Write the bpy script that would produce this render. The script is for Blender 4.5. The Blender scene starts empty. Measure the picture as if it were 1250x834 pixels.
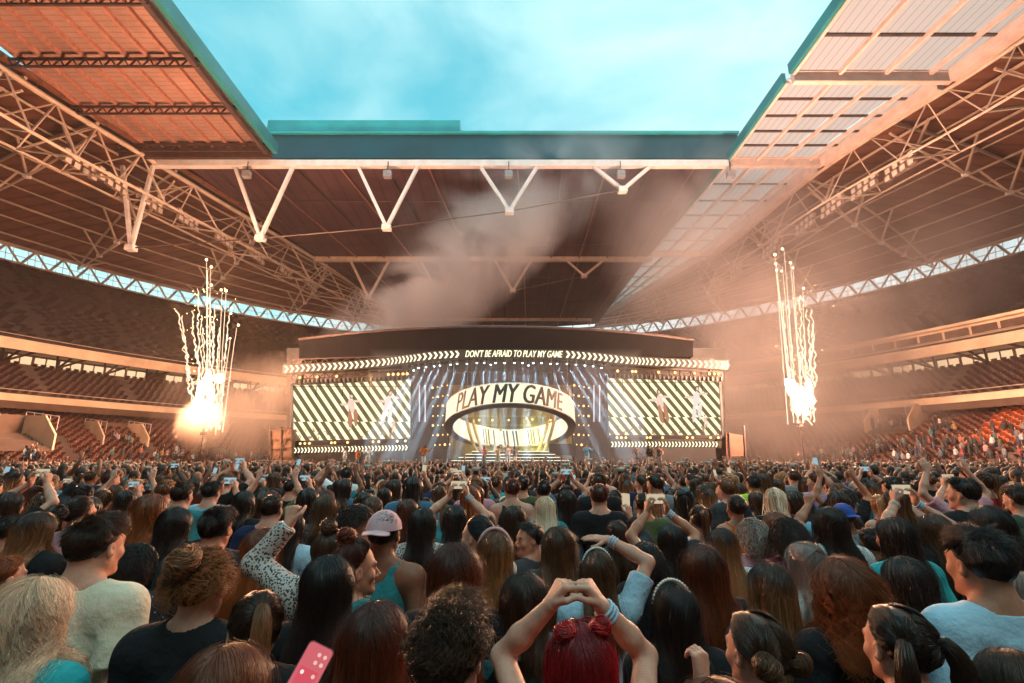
# light levels
EXPOSURE = .84
SKY_STR, SKY_TINT, CLOUD_COL = .096, (.02, 1.85, 1.42, 1), (5.2, 7.6, 7.5, 1)
SUN_E, SUN_ANG = .38, 20
PYRO_L, PYRO_R = 26000, 31000
BEAM_W = 75000
HAZE, FOG, SMOKE = .0004, .018, True
LAMP_W = 5500
import bpy, math, random
import numpy as np
from mathutils import Vector, Matrix
R = math.radians
scene = bpy.context.scene
COL = scene.collection
rng = np.random.default_rng(7)
random.seed(7)
# ------------------------------------------------------------------ camera
FPX, PITCH, CAMZ = 600.0, math.atan2(143.0, 600.0), 2.0
_ct, _st = math.cos(PITCH), math.sin(PITCH)
def ray(px, py):
    u, v = px - 625.0, 417.0 - py
    return np.array([u, FPX*_ct - v*_st, FPX*_st + v*_ct])
def on_y(px, py, Y):
    d = ray(px, py); return d*(Y/d[1]) + np.array([0, 0, CAMZ])
def on_z(px, py, Z):
    d = ray(px, py); return d*((Z-CAMZ)/d[2]) + np.array([0, 0, CAMZ])
cam_d = bpy.data.cameras.new('camera')
cam_d.sensor_width = 36.0; cam_d.lens = FPX/1250*36.0
cam_d.clip_start = 0.05; cam_d.clip_end = 4000
cam = bpy.data.objects.new('camera', cam_d); COL.objects.link(cam)
cam.location = (0, 0, CAMZ); cam.rotation_euler = (math.pi/2 + PITCH, 0, 0)
scene.camera = cam
# ------------------------------------------------------------------ objects
ORIGIN = {}
def tag(o, label=None, cat=None, group=None, kind=None):
    if label: o['label'] = label
    if cat: o['category'] = cat
    if group: o['group'] = group
    if kind: o['kind'] = kind
    return o
def thing(name, label, cat, loc=(0, 0, 0), group=None):
    o = bpy.data.objects.new(name, None); COL.objects.link(o)
    o.empty_display_size = 0.3
    o.location = loc; ORIGIN[o.name] = np.array(loc, float)
    return tag(o, label, cat, group)
def raw_mesh(name, V, F4=None, F3=None, smooth=False, colors=None, fattr=None):
    """mesh from numpy arrays: quads, triangles, per-vertex colours"""
    me = bpy.data.meshes.new(name)
    V = np.asarray(V, np.float32)
    nq = 0 if F4 is None else len(F4); nt = 0 if F3 is None else len(F3)
    me.vertices.add(len(V)); me.vertices.foreach_set('co', V.ravel())
    me.loops.add(nq*4 + nt*3); me.polygons.add(nq + nt)
    li = []
    if nq: li.append(np.asarray(F4, np.int32).ravel())
    if nt: li.append(np.asarray(F3, np.int32).ravel())
    me.loops.foreach_set('vertex_index', np.concatenate(li))
    st = np.concatenate([np.arange(nq)*4, nq*4 + np.arange(nt)*3]).astype(np.int32)
    me.polygons.foreach_set('loop_start', st)
    try:
        me.polygons.foreach_set('loop_total', np.concatenate([np.full(nq, 4), np.full(nt, 3)]).astype(np.int32))
    except Exception: pass
    me.polygons.foreach_set('use_smooth', np.full(nq + nt, bool(smooth)))
    if colors is not None:
        ca = me.color_attributes.new('tone', 'FLOAT_COLOR', 'POINT')
        c = np.ones((len(V), 4), np.float32); c[:, :colors.shape[1]] = colors
        ca.data.foreach_set('color', c.ravel())
    me.update(calc_edges=True); me.validate()
    return me
def link(name, me, mat, parent=None):
    o = bpy.data.objects.new(name, me); COL.objects.link(o)
    if mat is not None:
        for m in (mat if isinstance(mat, (list, tuple)) else [mat]): me.materials.append(m)
    if parent is not None:
        o.parent = parent
        ORIGIN[o.name] = ORIGIN.get(parent.name, np.zeros(3))
    return o
class MB:
    def __init__(s): s.v = []; s.q = []; s.t = []; s.n = 0; s.mi = []
    def add(s, V, Q=None, T=None):
        V = np.asarray(V, float).reshape(-1, 3)
        if Q is not None and len(Q): s.q.append(np.asarray(Q, int) + s.n)
        if T is not None and len(T): s.t.append(np.asarray(T, int) + s.n)
        s.v.append(V); s.n += len(V); return s
    def box(s, c, size, rz=0.0, rx=0.0):
        x, y, z = np.array(size)/2.0
        V = np.array([[-x,-y,-z],[x,-y,-z],[x,y,-z],[-x,y,-z],[-x,-y,z],[x,-y,z],[x,y,z],[-x,y,z]])
        if rx:
            c1, s1 = math.cos(rx), math.sin(rx); V = V @ np.array([[1,0,0],[0,c1,s1],[0,-s1,c1]])
        if rz:
            c1, s1 = math.cos(rz), math.sin(rz); V = V @ np.array([[c1,s1,0],[-s1,c1,0],[0,0,1]])
        return s.add(V + np.array(c), [[0,3,2,1],[4,5,6,7],[0,1,5,4],[1,2,6,5],[2,3,7,6],[3,0,4,7]])
    def bar(s, p, q, w, h=None):
        """rectangular bar between two points, w across, h in height"""
        h = h or w
        p, q = np.array(p, float), np.array(q, float); d = q - p
        L = np.linalg.norm(d)
        if L < 1e-6: return s
        d /= L; up = np.array([0, 0, 1.0])
        if abs(d[2]) > .98: up = np.array([0, 1.0, 0])
        a = np.cross(d, up); a /= np.linalg.norm(a); b = np.cross(a, d)
        a *= w/2; b *= h/2
        V = [p-a-b, p+a-b, p+a+b, p-a+b, q-a-b, q+a-b, q+a+b, q-a+b]
        return s.add(V, [[0,1,2,3],[7,6,5,4],[0,4,5,1],[1,5,6,2],[2,6,7,3],[3,7,4,0]])
    def tube(s, pts, r, n=6, cap=True):
        P = np.asarray(pts, float); m = len(P)
        rr = np.broadcast_to(np.asarray(r, float), (m,))
        T = np.gradient(P, axis=0); T /= np.linalg.norm(T, axis=1)[:, None] + 1e-12
        up = np.array([0, 0, 1.0])
        A = np.cross(T, up); bad = np.linalg.norm(A, axis=1) < .15
        A[bad] = np.cross(T[bad], np.array([0, 1.0, 0])); A /= np.linalg.norm(A, axis=1)[:, None]
        B = np.cross(A, T)
        an = np.arange(n)*2*math.pi/n
        V = P[:, None, :] + rr[:, None, None]*(np.cos(an)[None, :, None]*A[:, None, :] + np.sin(an)[None, :, None]*B[:, None, :])
        Q = []
        for i in range(m-1):
            for j in range(n):
                k = (j+1) % n; Q.append([i*n+j, i*n+k, (i+1)*n+k, (i+1)*n+j])
        V = V.reshape(-1, 3); Tt = None
        if cap:
            V = np.vstack([V, P[:1], P[-1:]]); a, b = m*n, m*n+1
            Tt = [[a, (j+1) % n, j] for j in range(n)] + [[b, (m-1)*n+j, (m-1)*n+(j+1) % n] for j in range(n)]
        return s.add(V, Q, Tt)
    def grid(s, G, closed=False):
        G = np.asarray(G, float); n, m = G.shape[:2]
        i, j = np.meshgrid(np.arange(n-1), np.arange(m if closed else m-1), indexing='ij')
        j2 = (j+1) % m
        Q = np.stack([i*m+j, i*m+j2, (i+1)*m+j2, (i+1)*m+j], -1).reshape(-1, 4)
        return s.add(G.reshape(-1, 3), Q)
    def slab(s, G, n):
        """a grid given thickness along vector n"""
        G = np.asarray(G, float); H = G + np.array(n)
        a, b = G.shape[:2]
        s.grid(G); s.grid(H[:, ::-1])
        s.grid(np.stack([G[0], H[0]])[:, ::-1]); s.grid(np.stack([G[-1], H[-1]]))
        s.grid(np.stack([G[:, 0], H[:, 0]])); s.grid(np.stack([G[:, -1], H[:, -1]])[:, ::-1])
        return s
    def sphere(s, c, r, n=10, m=7):
        r = np.broadcast_to(np.asarray(r, float), (3,))
        th = np.linspace(0, math.pi, m+1)[1:-1]; ph = np.arange(n)*2*math.pi/n
        V = [[0, 0, 1]] + [[math.sin(t)*math.cos(p), math.sin(t)*math.sin(p), math.cos(t)] for t in th for p in ph] + [[0, 0, -1]]
        T = [[0, 1+j, 1+(j+1) % n] for j in range(n)]; Q = []
        for i in range(m-2):
            for j in range(n):
                k = (j+1) % n; Q.append([1+i*n+j, 1+(i+1)*n+j, 1+(i+1)*n+k, 1+i*n+k])
        e = 1+(m-1)*n; o = 1+(m-2)*n
        T += [[e, o+(j+1) % n, o+j] for j in range(n)]
        return s.add(np.array(V)*r + np.array(c), Q, T)
    def lathe(s, c, prof, n=12):
        an = np.arange(n)*2*math.pi/n
        G = np.array([[[c[0]+r*math.cos(a), c[1]+r*math.sin(a), c[2]+z] for a in an] for r, z in prof])
        return s.grid(G, closed=True)
    def prism(s, poly, n):
        """flat polygon (fan from its centre) extruded along n"""
        P = np.asarray(poly, float); k = len(P); H = P + np.array(n)
        V = np.vstack([P, H, P.mean(0)[None], H.mean(0)[None]])
        Q = [[i, (i+1) % k, k+(i+1) % k, k+i] for i in range(k)]
        T = [[2*k, (i+1) % k, i] for i in range(k)] + [[2*k+1, k+i, k+(i+1) % k] for i in range(k)]
        return s.add(V, Q, T)
    def build(s, name, mat, parent=None, smooth=False, base=None):
        V = np.vstack(s.v)
        Q = np.vstack(s.q) if s.q else None; T = np.vstack(s.t) if s.t else None
        if parent is not None: off = ORIGIN.get(parent.name, np.zeros(3))
        else:
            lo, hi = V.min(0), V.max(0)
            off = np.array([(lo[0]+hi[0])/2, (lo[1]+hi[1])/2, lo[2]]) if base is None else np.array(base, float)
        me = raw_mesh(name, V - off, Q, T, smooth)
        o = link(name, me, mat, parent)
        if parent is None: o.location = off; ORIGIN[o.name] = off
        return o
# ------------------------------------------------------------------ materials
def new_mat(name):
    m = bpy.data.materials.new(name); m.use_nodes = True
    nt = m.node_tree; nt.nodes.clear()
    out = nt.nodes.new('ShaderNodeOutputMaterial')
    return m, nt, out
def N(nt, typ, **kw):
    n = nt.nodes.new(typ)
    for k, v in kw.items():
        if k in n.inputs.keys() if hasattr(n.inputs, 'keys') else False: n.inputs[k].default_value = v
        else: setattr(n, k, v)
    return n
def rgb(c): return (c[0], c[1], c[2], 1.0)
def mat(name, c, rough=.7, var=.25, scale=3.0, bump=0.0, bscale=30.0, metal=0.0, spec=.5, c2=None, stretch=(1, 1, 1)):
    m, nt, out = new_mat(name)
    b = N(nt, 'ShaderNodeBsdfPrincipled'); nt.links.new(b.outputs[0], out.inputs[0])
    b.inputs['Roughness'].default_value = rough; b.inputs['Metallic'].default_value = metal
    b.inputs['Specular IOR Level'].default_value = spec
    tc = N(nt, 'ShaderNodeTexCoord'); mp = N(nt, 'ShaderNodeMapping'); mp.inputs['Scale'].default_value = stretch
    nt.links.new(tc.outputs['Object'], mp.inputs[0])
    no = N(nt, 'ShaderNodeTexNoise'); no.inputs['Scale'].default_value = scale; no.inputs['Detail'].default_value = 6
    nt.links.new(mp.outputs[0], no.inputs['Vector'])
    rp = N(nt, 'ShaderNodeValToRGB'); rp.color_ramp.elements[0].position = .32; rp.color_ramp.elements[1].position = .68
    a = [max(0, x*(1-var)) for x in c]; d = [min(1, x*(1+var)) for x in (c2 or c)]
    rp.color_ramp.elements[0].color = rgb(a); rp.color_ramp.elements[1].color = rgb(d)
    nt.links.new(no.outputs['Fac'], rp.inputs[0]); nt.links.new(rp.outputs[0], b.inputs['Base Color'])
    if bump:
        n2 = N(nt, 'ShaderNodeTexNoise'); n2.inputs['Scale'].default_value = bscale; n2.inputs['Detail'].default_value = 4
        nt.links.new(mp.outputs[0], n2.inputs['Vector'])
        bp = N(nt, 'ShaderNodeBump'); bp.inputs['Strength'].default_value = bump; bp.inputs['Distance'].default_value = .02
        nt.links.new(n2.outputs['Fac'], bp.inputs['Height']); nt.links.new(bp.outputs[0], b.inputs['Normal'])
    return m
def emit(name, c, s):
    m, nt, out = new_mat(name)
    e = N(nt, 'ShaderNodeEmission'); e.inputs[0].default_value = rgb(c); e.inputs[1].default_value = s
    nt.links.new(e.outputs[0], out.inputs[0]); return m
def corrugated(name, c, axis=0, freq=2.0, rough=.55, dark=.6):
    """profiled metal sheet: fine ribs along one axis, seams across"""
    m, nt, out = new_mat(name)
    b = N(nt, 'ShaderNodeBsdfPrincipled'); nt.links.new(b.outputs[0], out.inputs[0])
    b.inputs['Roughness'].default_value = rough
    tc = N(nt, 'ShaderNodeTexCoord'); sx = N(nt, 'ShaderNodeSeparateXYZ'); nt.links.new(tc.outputs['Object'], sx.inputs[0])
    mu = N(nt, 'ShaderNodeMath', operation='MULTIPLY'); mu.inputs[1].default_value = freq
    nt.links.new(sx.outputs[axis], mu.inputs[0])
    fr = N(nt, 'ShaderNodeMath', operation='FRACT'); nt.links.new(mu.outputs[0], fr.inputs[0])
    lt = N(nt, 'ShaderNodeMath', operation='LESS_THAN'); lt.inputs[1].default_value = .22; nt.links.new(fr.outputs[0], lt.inputs[0])
    no = N(nt, 'ShaderNodeTexNoise'); no.inputs['Scale'].default_value = .22; no.inputs['Detail'].default_value = 12; no.inputs['Roughness'].default_value = .68
    nt.links.new(tc.outputs['Object'], no.inputs['Vector'])
    rp = N(nt, 'ShaderNodeValToRGB'); rp.color_ramp.elements[0].position = .3; rp.color_ramp.elements[1].position = .7
    rp.color_ramp.elements[0].color = rgb([x*.60 for x in c]); rp.color_ramp.elements[1].color = rgb([x*1.22 for x in c])
    nt.links.new(no.outputs['Fac'], rp.inputs[0])
    mx = N(nt, 'ShaderNodeMix', data_type='RGBA', blend_type='MULTIPLY'); nt.links.new(lt.outputs[0], mx.inputs['Factor'])
    nt.links.new(rp.outputs[0], mx.inputs[6]); mx.inputs[7].default_value = (dark, dark, dark, 1)
    nt.links.new(mx.outputs[2], b.inputs['Base Color'])
    bp = N(nt, 'ShaderNodeBump'); bp.inputs['Strength'].default_value = .6; bp.inputs['Distance'].default_value = .08
    nt.links.new(lt.outputs[0], bp.inputs['Height']); nt.links.new(bp.outputs[0], b.inputs['Normal'])
    return m
def text_mesh(body, shear=.22, offset=.015, extrude=0.0):
    """outline lettering: returns (verts normalised to width 1 and height 1, faces)"""
    cu = bpy.data.curves.new('lettering', 'FONT'); cu.body = body; cu.shear = shear; cu.offset = offset; cu.extrude = extrude
    cu.resolution_u = 3
    o = bpy.data.objects.new('lettering', cu); COL.objects.link(o)
    dg = bpy.context.evaluated_depsgraph_get(); dg.update()
    me = bpy.data.meshes.new_from_object(o.evaluated_get(dg))
    V = np.zeros(len(me.vertices)*3, np.float32); me.vertices.foreach_get('co', V); V = V.reshape(-1, 3)
    F = [list(p.vertices) for p in me.polygons]
    bpy.data.objects.remove(o); bpy.data.curves.remove(cu); bpy.data.meshes.remove(me)
    lo, hi = V.min(0), V.max(0)
    V = V.copy(); V[:, 0] = (V[:, 0]-lo[0])/(hi[0]-lo[0]); V[:, 1] = (V[:, 1]-lo[1])/(hi[1]-lo[1])
    return V, F
# ================================================================== the stadium
XC, YC = -2.0, 20.0
def ell(d, phi):
    return np.array([XC + (48+d)*math.cos(phi), YC + (67+d)*math.sin(phi)])
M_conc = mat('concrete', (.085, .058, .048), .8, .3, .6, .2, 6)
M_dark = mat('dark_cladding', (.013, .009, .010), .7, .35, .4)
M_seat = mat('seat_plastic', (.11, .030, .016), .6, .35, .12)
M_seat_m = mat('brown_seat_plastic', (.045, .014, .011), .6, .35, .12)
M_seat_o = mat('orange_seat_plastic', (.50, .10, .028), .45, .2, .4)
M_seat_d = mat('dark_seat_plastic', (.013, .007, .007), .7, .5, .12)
M_cream = mat('cream_cladding', (.62, .46, .31), .55, .12, .5)
M_fasc = mat('pale_fascia', (.70, .52, .36), .5, .2, .4)
M_steel = mat('painted_steel', (.50, .405, .335), .45, .15, 1.0)
M_steelw = mat('white_steel', (.72, .70, .70), .4, .1, 1.0)
M_steeld = mat('dark_steel', (.06, .035, .032), .5, .3, 1.0)
M_brown = mat('brown_frame', (.10, .055, .035), .6, .2, 1.0)
M_roofL = corrugated('roof_sheet_warm', (.21, .085, .052), 1, .45, .55, .7)
M_roofS = corrugated('sliding_sheet', (.34, .215, .185), 1, 1.6, .45, .75)
M_roofE = corrugated('roof_sheet_end', (.085, .042, .056), 0, .5, .55, .7)
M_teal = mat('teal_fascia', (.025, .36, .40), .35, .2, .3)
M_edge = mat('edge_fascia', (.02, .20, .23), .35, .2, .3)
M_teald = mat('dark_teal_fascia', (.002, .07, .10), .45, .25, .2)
M_blk = mat('black_fabric', (.006, .006, .007), .9, .3, .8, spec=.1)
M_winlit = emit('lit_window', (1.0, .66, .38), .62)

# ---- ground
g = MB(); n = 48
g.grid(np.array([[[XC + k*(48.6)*math.cos(t)*1.0, YC + k*67.6*math.sin(t), 0] for t in np.linspace(0, 2*math.pi, n+1)] for k in (0.0, .5, 1.0)]))
M_pitch = mat('pitch_cover', (.10, .085, .075), .85, .3, 2.0, .2, 40)
tag(g.build('pitch', M_pitch), kind='structure')
g = MB(); S = 1600
g.add([[-S, -S, -.12], [S, -S, -.12], [S, S, -.12], [-S, S, -.12]], [[0, 1, 2, 3]])
tag(g.build('ground', mat('tarmac', (.06, .055, .055), .9, .3, .02)), kind='structure')

# ---- bowl
bowl = thing('stadium_bowl', 'oval stadium bowl with three dark tiers of empty seats curving behind the stage', 'stadium', (XC, YC, 0))
PH = np.linspace(R(-8), R(188), 150); PHB = np.linspace(R(188), R(352), 40)
def sweep(prof, ph):
    prof = np.array(prof)
    G = np.zeros((len(prof), len(ph), 3))
    for j, p in enumerate(ph):
        G[:, j, 0] = XC + (48+prof[:, 0])*math.cos(p); G[:, j, 1] = YC + (67+prof[:, 0])*math.sin(p); G[:, j, 2] = prof[:, 1]
    return G
def rake(d0, z0, d1, z1, n):
    P = [(d0, z0)]
    for i in range(n):
        a = d0 + (d1-d0)*i/n; b = d0 + (d1-d0)*(i+1)/n; zz = z0 + (z1-z0)*(i+1)/n
        P += [(a, zz), (b, zz)]
    return P
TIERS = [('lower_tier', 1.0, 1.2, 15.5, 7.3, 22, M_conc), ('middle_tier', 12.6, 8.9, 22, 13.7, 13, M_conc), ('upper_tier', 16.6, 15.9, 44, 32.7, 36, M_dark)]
for nm, d0, z0, d1, z1, nr, mm in TIERS:
    b = MB(); pr = rake(d0, z0, d1, z1, nr)
    b.grid(sweep(pr, PH)[:, ::-1]); b.grid(sweep([pr[0], pr[-1]], PHB)[:, ::-1])
    tier = b.build(nm, mm, bowl)
    # seats
    cs, ss = [], []
    for i in range(nr):
        d = d0 + (d1-d0)*(i+.72)/nr; z = z0 + (z1-z0)*(i+1)/nr
        L = .62*math.pi*2*math.sqrt(((48+d)**2+(67+d)**2)/2)*.55
        k = int(L/.56)
        ph = np.linspace(R(-4), R(184), k)
        keep = (np.floor(ph/R(7.2)*1.0 + .06) == np.floor(ph/R(7.2)*1.0 - .06))
        ph = ph[keep]
        cs.append(np.stack([XC+(48+d)*np.cos(ph), YC+(67+d)*np.sin(ph), np.full(len(ph), z), ph], 1))
    cs = np.vstack(cs)
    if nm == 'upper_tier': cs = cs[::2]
    # each seat: an upright shell and a squab
    tx = np.stack([-np.sin(cs[:, 3])*(48), np.cos(cs[:, 3])*67], 1); tx /= np.linalg.norm(tx, axis=1)[:, None]
    nx = np.stack([tx[:, 1], -tx[:, 0]], 1)     # outwards
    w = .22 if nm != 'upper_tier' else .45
    loc = np.array([[-w, -.05, .05], [w, -.05, .05], [w, .02, .48], [-w, .02, .48], [-w, -.42, .38], [w, -.42, .38], [w, .06, .05], [w, .1, .48], [-w, .06, .05], [-w, .1, .48]])
    V = cs[:, None, :3].repeat(10, 1)
    V[:, :, :2] += loc[None, :, 0:1]*tx[:, None, :] + loc[None, :, 1:2]*nx[:, None, :]
    V[:, :, 2] += loc[None, :, 2]
    q = np.array([[0, 1, 2, 3], [0, 4, 5, 1], [1, 6, 7, 2], [8, 0, 3, 9], [3, 2, 7, 9]])
    Q = (q[None] + (np.arange(len(cs))*10)[:, None, None]).reshape(-1, 4)
    b = MB(); b.add(V.reshape(-1, 3), Q)
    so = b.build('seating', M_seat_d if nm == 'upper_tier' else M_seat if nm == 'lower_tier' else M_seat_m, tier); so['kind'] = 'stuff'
    if nm == 'lower_tier':
        # the block of bright orange seats at the right
        so.data.materials.append(M_seat_o); om = (np.repeat(cs[:, 3], 5) < R(25.5)) & (np.repeat(cs[:, 2], 5) > 3.4); so.data.polygons.foreach_set('material_index', om.astype(np.int32))
# walls, soffits and fascias between the tiers
def ring(nm, prof, m, ph=PH, back=True, flip=False):
    b = MB(); G = sweep(prof, ph); b.grid(G if flip else G[:, ::-1])
    if back: b.grid(sweep(prof, PHB)[:, ::-1])
    return b.build(nm, m, bowl)
ring('pitch_wall', [(.2, 0), (.2, 1.25), (1.0, 1.25)], M_conc)
ring('concourse_wall', [(15.5, 7.3), (15.5, 8.2)], M_dark)
ring('soffit', [(15.5, 8.2), (12.2, 7.5)], M_brown)
ring('parapet', [(12.2, 7.5), (12.0, 8.3)], M_brown)
ring('parapet_rail', [(12.0, 8.3), (11.9, 9.05), (12.2, 9.12), (12.6, 8.9)], M_fasc)
ring('club_wall', [(22, 13.7), (22.2, 15.2)], M_brown)
ring('club_soffit', [(22.2, 15.25), (16.3, 14.75)], M_cream)
ring('upper_fascia', [(16.3, 14.75), (16.1, 15.75), (16.2, 16.05), (16.6, 15.9)], M_fasc)
ring('rear_wall', [(44, 32.7), (44.6, 33.4), (46.5, 33.2), (47, 0)], M_dark)
# slim handrails
for d, z in ((11.95, 9.55), (16.15, 16.5)):
    b = MB(); b.tube([[*ell(d, p), z] for p in PH], .05, 4, False); b.build('handrail', M_steel, bowl)
# lit club windows
for k in range(100):
    p0, p1 = R(-2 + k*1.84), R(-2 + (k+1)*1.84)
    b = MB(); gp = (p1-p0)*.06
    G = [[[*ell(21.95, p), z] for p in (p0+gp, (p0+p1)/2-gp*.5)] for z in (13.95, 14.95)]
    H = [[[*ell(21.95, p), z] for p in ((p0+p1)/2+gp*.5, p1-gp)] for z in (13.95, 14.95)]
    b.slab(np.array(G)[:, ::-1], (0, 0, .01)); b.slab(np.array(H)[:, ::-1], (0, 0, .01))
    dark = (k*7919 % 11) in (0, 3, 4) and 55 < k
    b.build('club_window', M_brown if dark else M_winlit, bowl)
# Y brackets under the upper tier
for k in range(50):
    p = R(-3 + k*3.8); b = MB()
    a = ell(21.8, p); c = ell(17.0, p - R(1.1)); e = ell(17.0, p + R(1.1))
    b.bar([*a, 13.9], [*c, 14.9], .22); b.bar([*a, 13.9], [*e, 14.9], .22); b.bar([*a, 13.8], [*ell(17, p), 14.85], .2)
    b.build('bracket', M_brown, bowl)
# executive boxes along the right side above the club fascia
b = MB(); b.grid(sweep([(16.9, 16.3), (16.9, 17.9), (16.4, 18.0), (16.4, 18.35), (18.6, 18.4)], np.linspace(R(-4), R(66), 60))[:, ::-1]); b.build('box_fascia', M_fasc, bowl)
for k in range(34):
    p0, p1 = R(-3+k*2.0), R(-3+k*2.0+1.8)
    b = MB(); b.slab(np.array([[[*ell(16.78, p), z] for p in (p1, p0)] for z in (16.55, 17.6)]), (0, 0, .01)); b.build('box_window', mat('tinted_glass', (.22, .13, .09), .2, .2, 1) if k == 0 else bpy.data.materials['tinted_glass'], bowl)
# stairways that come out of the lower tier
def vomitory(px, py, Y, wid, ln, lab):
    c = on_y(px, py, Y); v = np.array([c[0]-XC, (c[1]-YC)*.6]); a = math.atan2(v[1], v[0])
    t = thing('stairway_block', lab, 'stairway', c, 'stairways in the lower tier')
    b = MB()
    o = np.array([math.cos(a), math.sin(a), 0]); s = np.array([-math.sin(a), math.cos(a), 0])
    for sg in (-1, 1):
        p = c + s*sg*wid/2
        b.prism([p-o*ln/2+[0, 0, -1.6], p+o*ln/2+[0, 0, -.2], p+o*ln/2+[0, 0, 1.7], p-o*ln*.1+[0, 0, 1.6], p-o*ln/2+[0, 0, -.2]], s*.16*sg)
    b.build('side_wall', M_fasc, t)
    b = MB(); b.prism([c+o*ln/2+s*wid/2+[0, 0, -1], c+o*ln/2-s*wid/2+[0, 0, -1], c+o*ln/2-s*wid/2+[0, 0, 1.7], c+o*ln/2+s*wid/2+[0, 0, 1.7]], o*.15); b.build('back_wall', M_brown, t)
    b = MB()
    for i in range(8):
        b.box(c + o*(i-4)*ln/9 + [0, 0, -1.6+i*.2], (ln/9, wid-.3, .25), a)
    b.build('steps', M_conc, t)
    b = MB()
    for sg in (-1, 1):
        p = c + s*sg*(wid/2+.05)
        for f in (-.5, -.25, 0, .25, .5): b.bar(p+o*ln*f+[0, 0, .2+1.2*max(0, f*.5+.25)], p+o*ln*f+[0, 0, 1.75+f*.6], .04)
        b.tube([p-o*ln*.5+[0, 0, 1.45], p+o*ln*.5+[0, 0, 2.05]], .035, 5)
    b.build('railing', M_steelw, t)
vomitory(142, 532, 62, 4.6, 5.5, 'pale walled stairway in the left lower tier, nearer the pyrotechnic smoke')
vomitory(12, 527, 45, 4.2, 5.0, 'pale walled stairway at the far left edge of the lower tier')
vomitory(1095, 512, 62, 4.6, 5.5, 'stairway block in the right lower tier with people on it, beside the orange seats')
vomitory(1062, 533, 78, 4.2, 5.0, 'hazy stairway block in the right lower tier nearest the firework fountain')
# exit gate at the foot of the far left tier
t = thing('exit_gate', 'small lit exit gate in the pitch wall left of the stage', 'gate', on_y(270, 566, 78))
c = on_y(270, 566, 76.6)
b = MB(); b.box(c+[0, 0, .35], (5.0, .4, 1.1)); b.build('panel', mat('gate_panel', (.06, .10, .11), .4), t)
b = MB()
for sg in (-1, 1): b.bar(c+[sg*2.6, -.3, -.5], c+[sg*3.6, -.3, 1.3], .3)
b.build('side_rail', M_steelw, t)
b = MB(); b.box(c+[1.0, -.23, .45], (2.2, .05, .5)); b.box(c+[-1.6, -.23, .45], (.9, .05, .5)); b.build('sign', emit('gate_sign', (.75, .85, .8), .5), t)

# ---- lattice ring in the open slot under the roof edge
sl = thing('slot_lattice', 'zigzag steel lattice in the bright slot between upper tier and roof', 'lattice', (XC, YC, 33.2))
for d, z, r in ((44.8, 33.5, .28), (46.0, 36.7, .30), (45.4, 35.0, .06)):
    b = MB(); b.tube([[*ell(d, p), z] for p in PH], r, 6, False); b.build('chord', M_steel, sl)
for k in range(96):
    p = R(-6 + k*2.02); pm = p + R(1.01); q = p + R(2.02); b = MB()
    b.bar([*ell(44.8, p), 33.5], [*ell(46, pm), 36.7], .3); b.bar([*ell(46, pm), 36.7], [*ell(44.8, q), 33.5], .3)
    for f in (.25, .5, .75): 
        pp = p + R(2.02)*f; b.bar([*ell(44.8, pp), 33.5], [*ell(46, pp), 36.7], .07)
    b.build('brace', M_steel, sl)

# ---- roof
ZR = 40.0
TL = np.array([(-52, -45), (-53, -10), (-53, 20), (-51, 41.7), (-47, 58), (-38.5, 90), (-29.5, 131)], float)
TR = np.array([(48, -45), (50.5, -10), (50, 20), (47.6, 38.6), (42, 59.5), (38.5, 90), (26.5, 131)], float)
def curve(P, n):
    """Catmull-Rom through plan points"""
    P = np.vstack([2*P[0]-P[1], P, 2*P[-1]-P[-2]]); out = []
    m = len(P)-3
    for u in np.linspace(0, m-1e-6, n):
        i = int(u); t = u-i; a, b_, c_, d_ = P[i:i+4]
        out.append(.5*((2*b_)+(-a+c_)*t+(2*a-5*b_+4*c_-d_)*t*t+(-a+3*b_-3*c_+d_)*t**3))
    return np.array(out)
TLc, TRc = curve(TL, 61), curve(TR, 61)
def outer_for(side, n):
    p0, p1 = (R(234), R(104)) if side < 0 else (R(-54), R(75))
    return np.array([ell(47.5, p) for p in np.linspace(p0, p1, n)])
OLc, ORc = outer_for(-1, 61), outer_for(1, 61)
roof = thing('stadium_roof', 'fixed stadium roof of brown profiled sheets over both side stands', 'roof', (XC, YC, 36))
def roof_half(T, O, m, flip):
    K = 10; G = np.zeros((len(T), K+1, 3))
    for j in range(K+1):
        f = j/K; G[:, j, :2] = T*(1-f)+O*f; G[:, j, 2] = (ZR+1.2)*(1-f)+37.0*f + 2.2*math.sin(math.pi*f)
    b = MB(); b.slab(G[::-1] if flip else G, (0, 0, .5)); b.build('roof_deck', m, roof)
    return G
GL = roof_half(TLc, OLc, M_roofL, False); GR = roof_half(TRc, ORc, M_roofL, True)
for G in (GL, GR):
    for j in range(1, 10):
        b = MB(); b.tube(G[:, j]+[0, 0, -.75 if j % 2 else -.55], .17 if j % 2 else .12, 5, False); b.build('purlin', M_steel, roof)
# the fixed roof closes the other end of the bowl too
Gb = np.zeros((8, 21, 3))
for i in range(8):
    for j in range(21):
        e = ell(47.5, R(236+(304-236)*j/20)); f_ = i/7; x0 = -52+101*j/20
        Gb[i, j] = [x0+(e[0]-x0)*f_, -33+(e[1]+33)*f_, 42.0-4.5*f_]
b = MB(); b.slab(Gb[::-1], (0, 0, .5)); b.build('rear_deck', M_roofE, roof)
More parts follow.
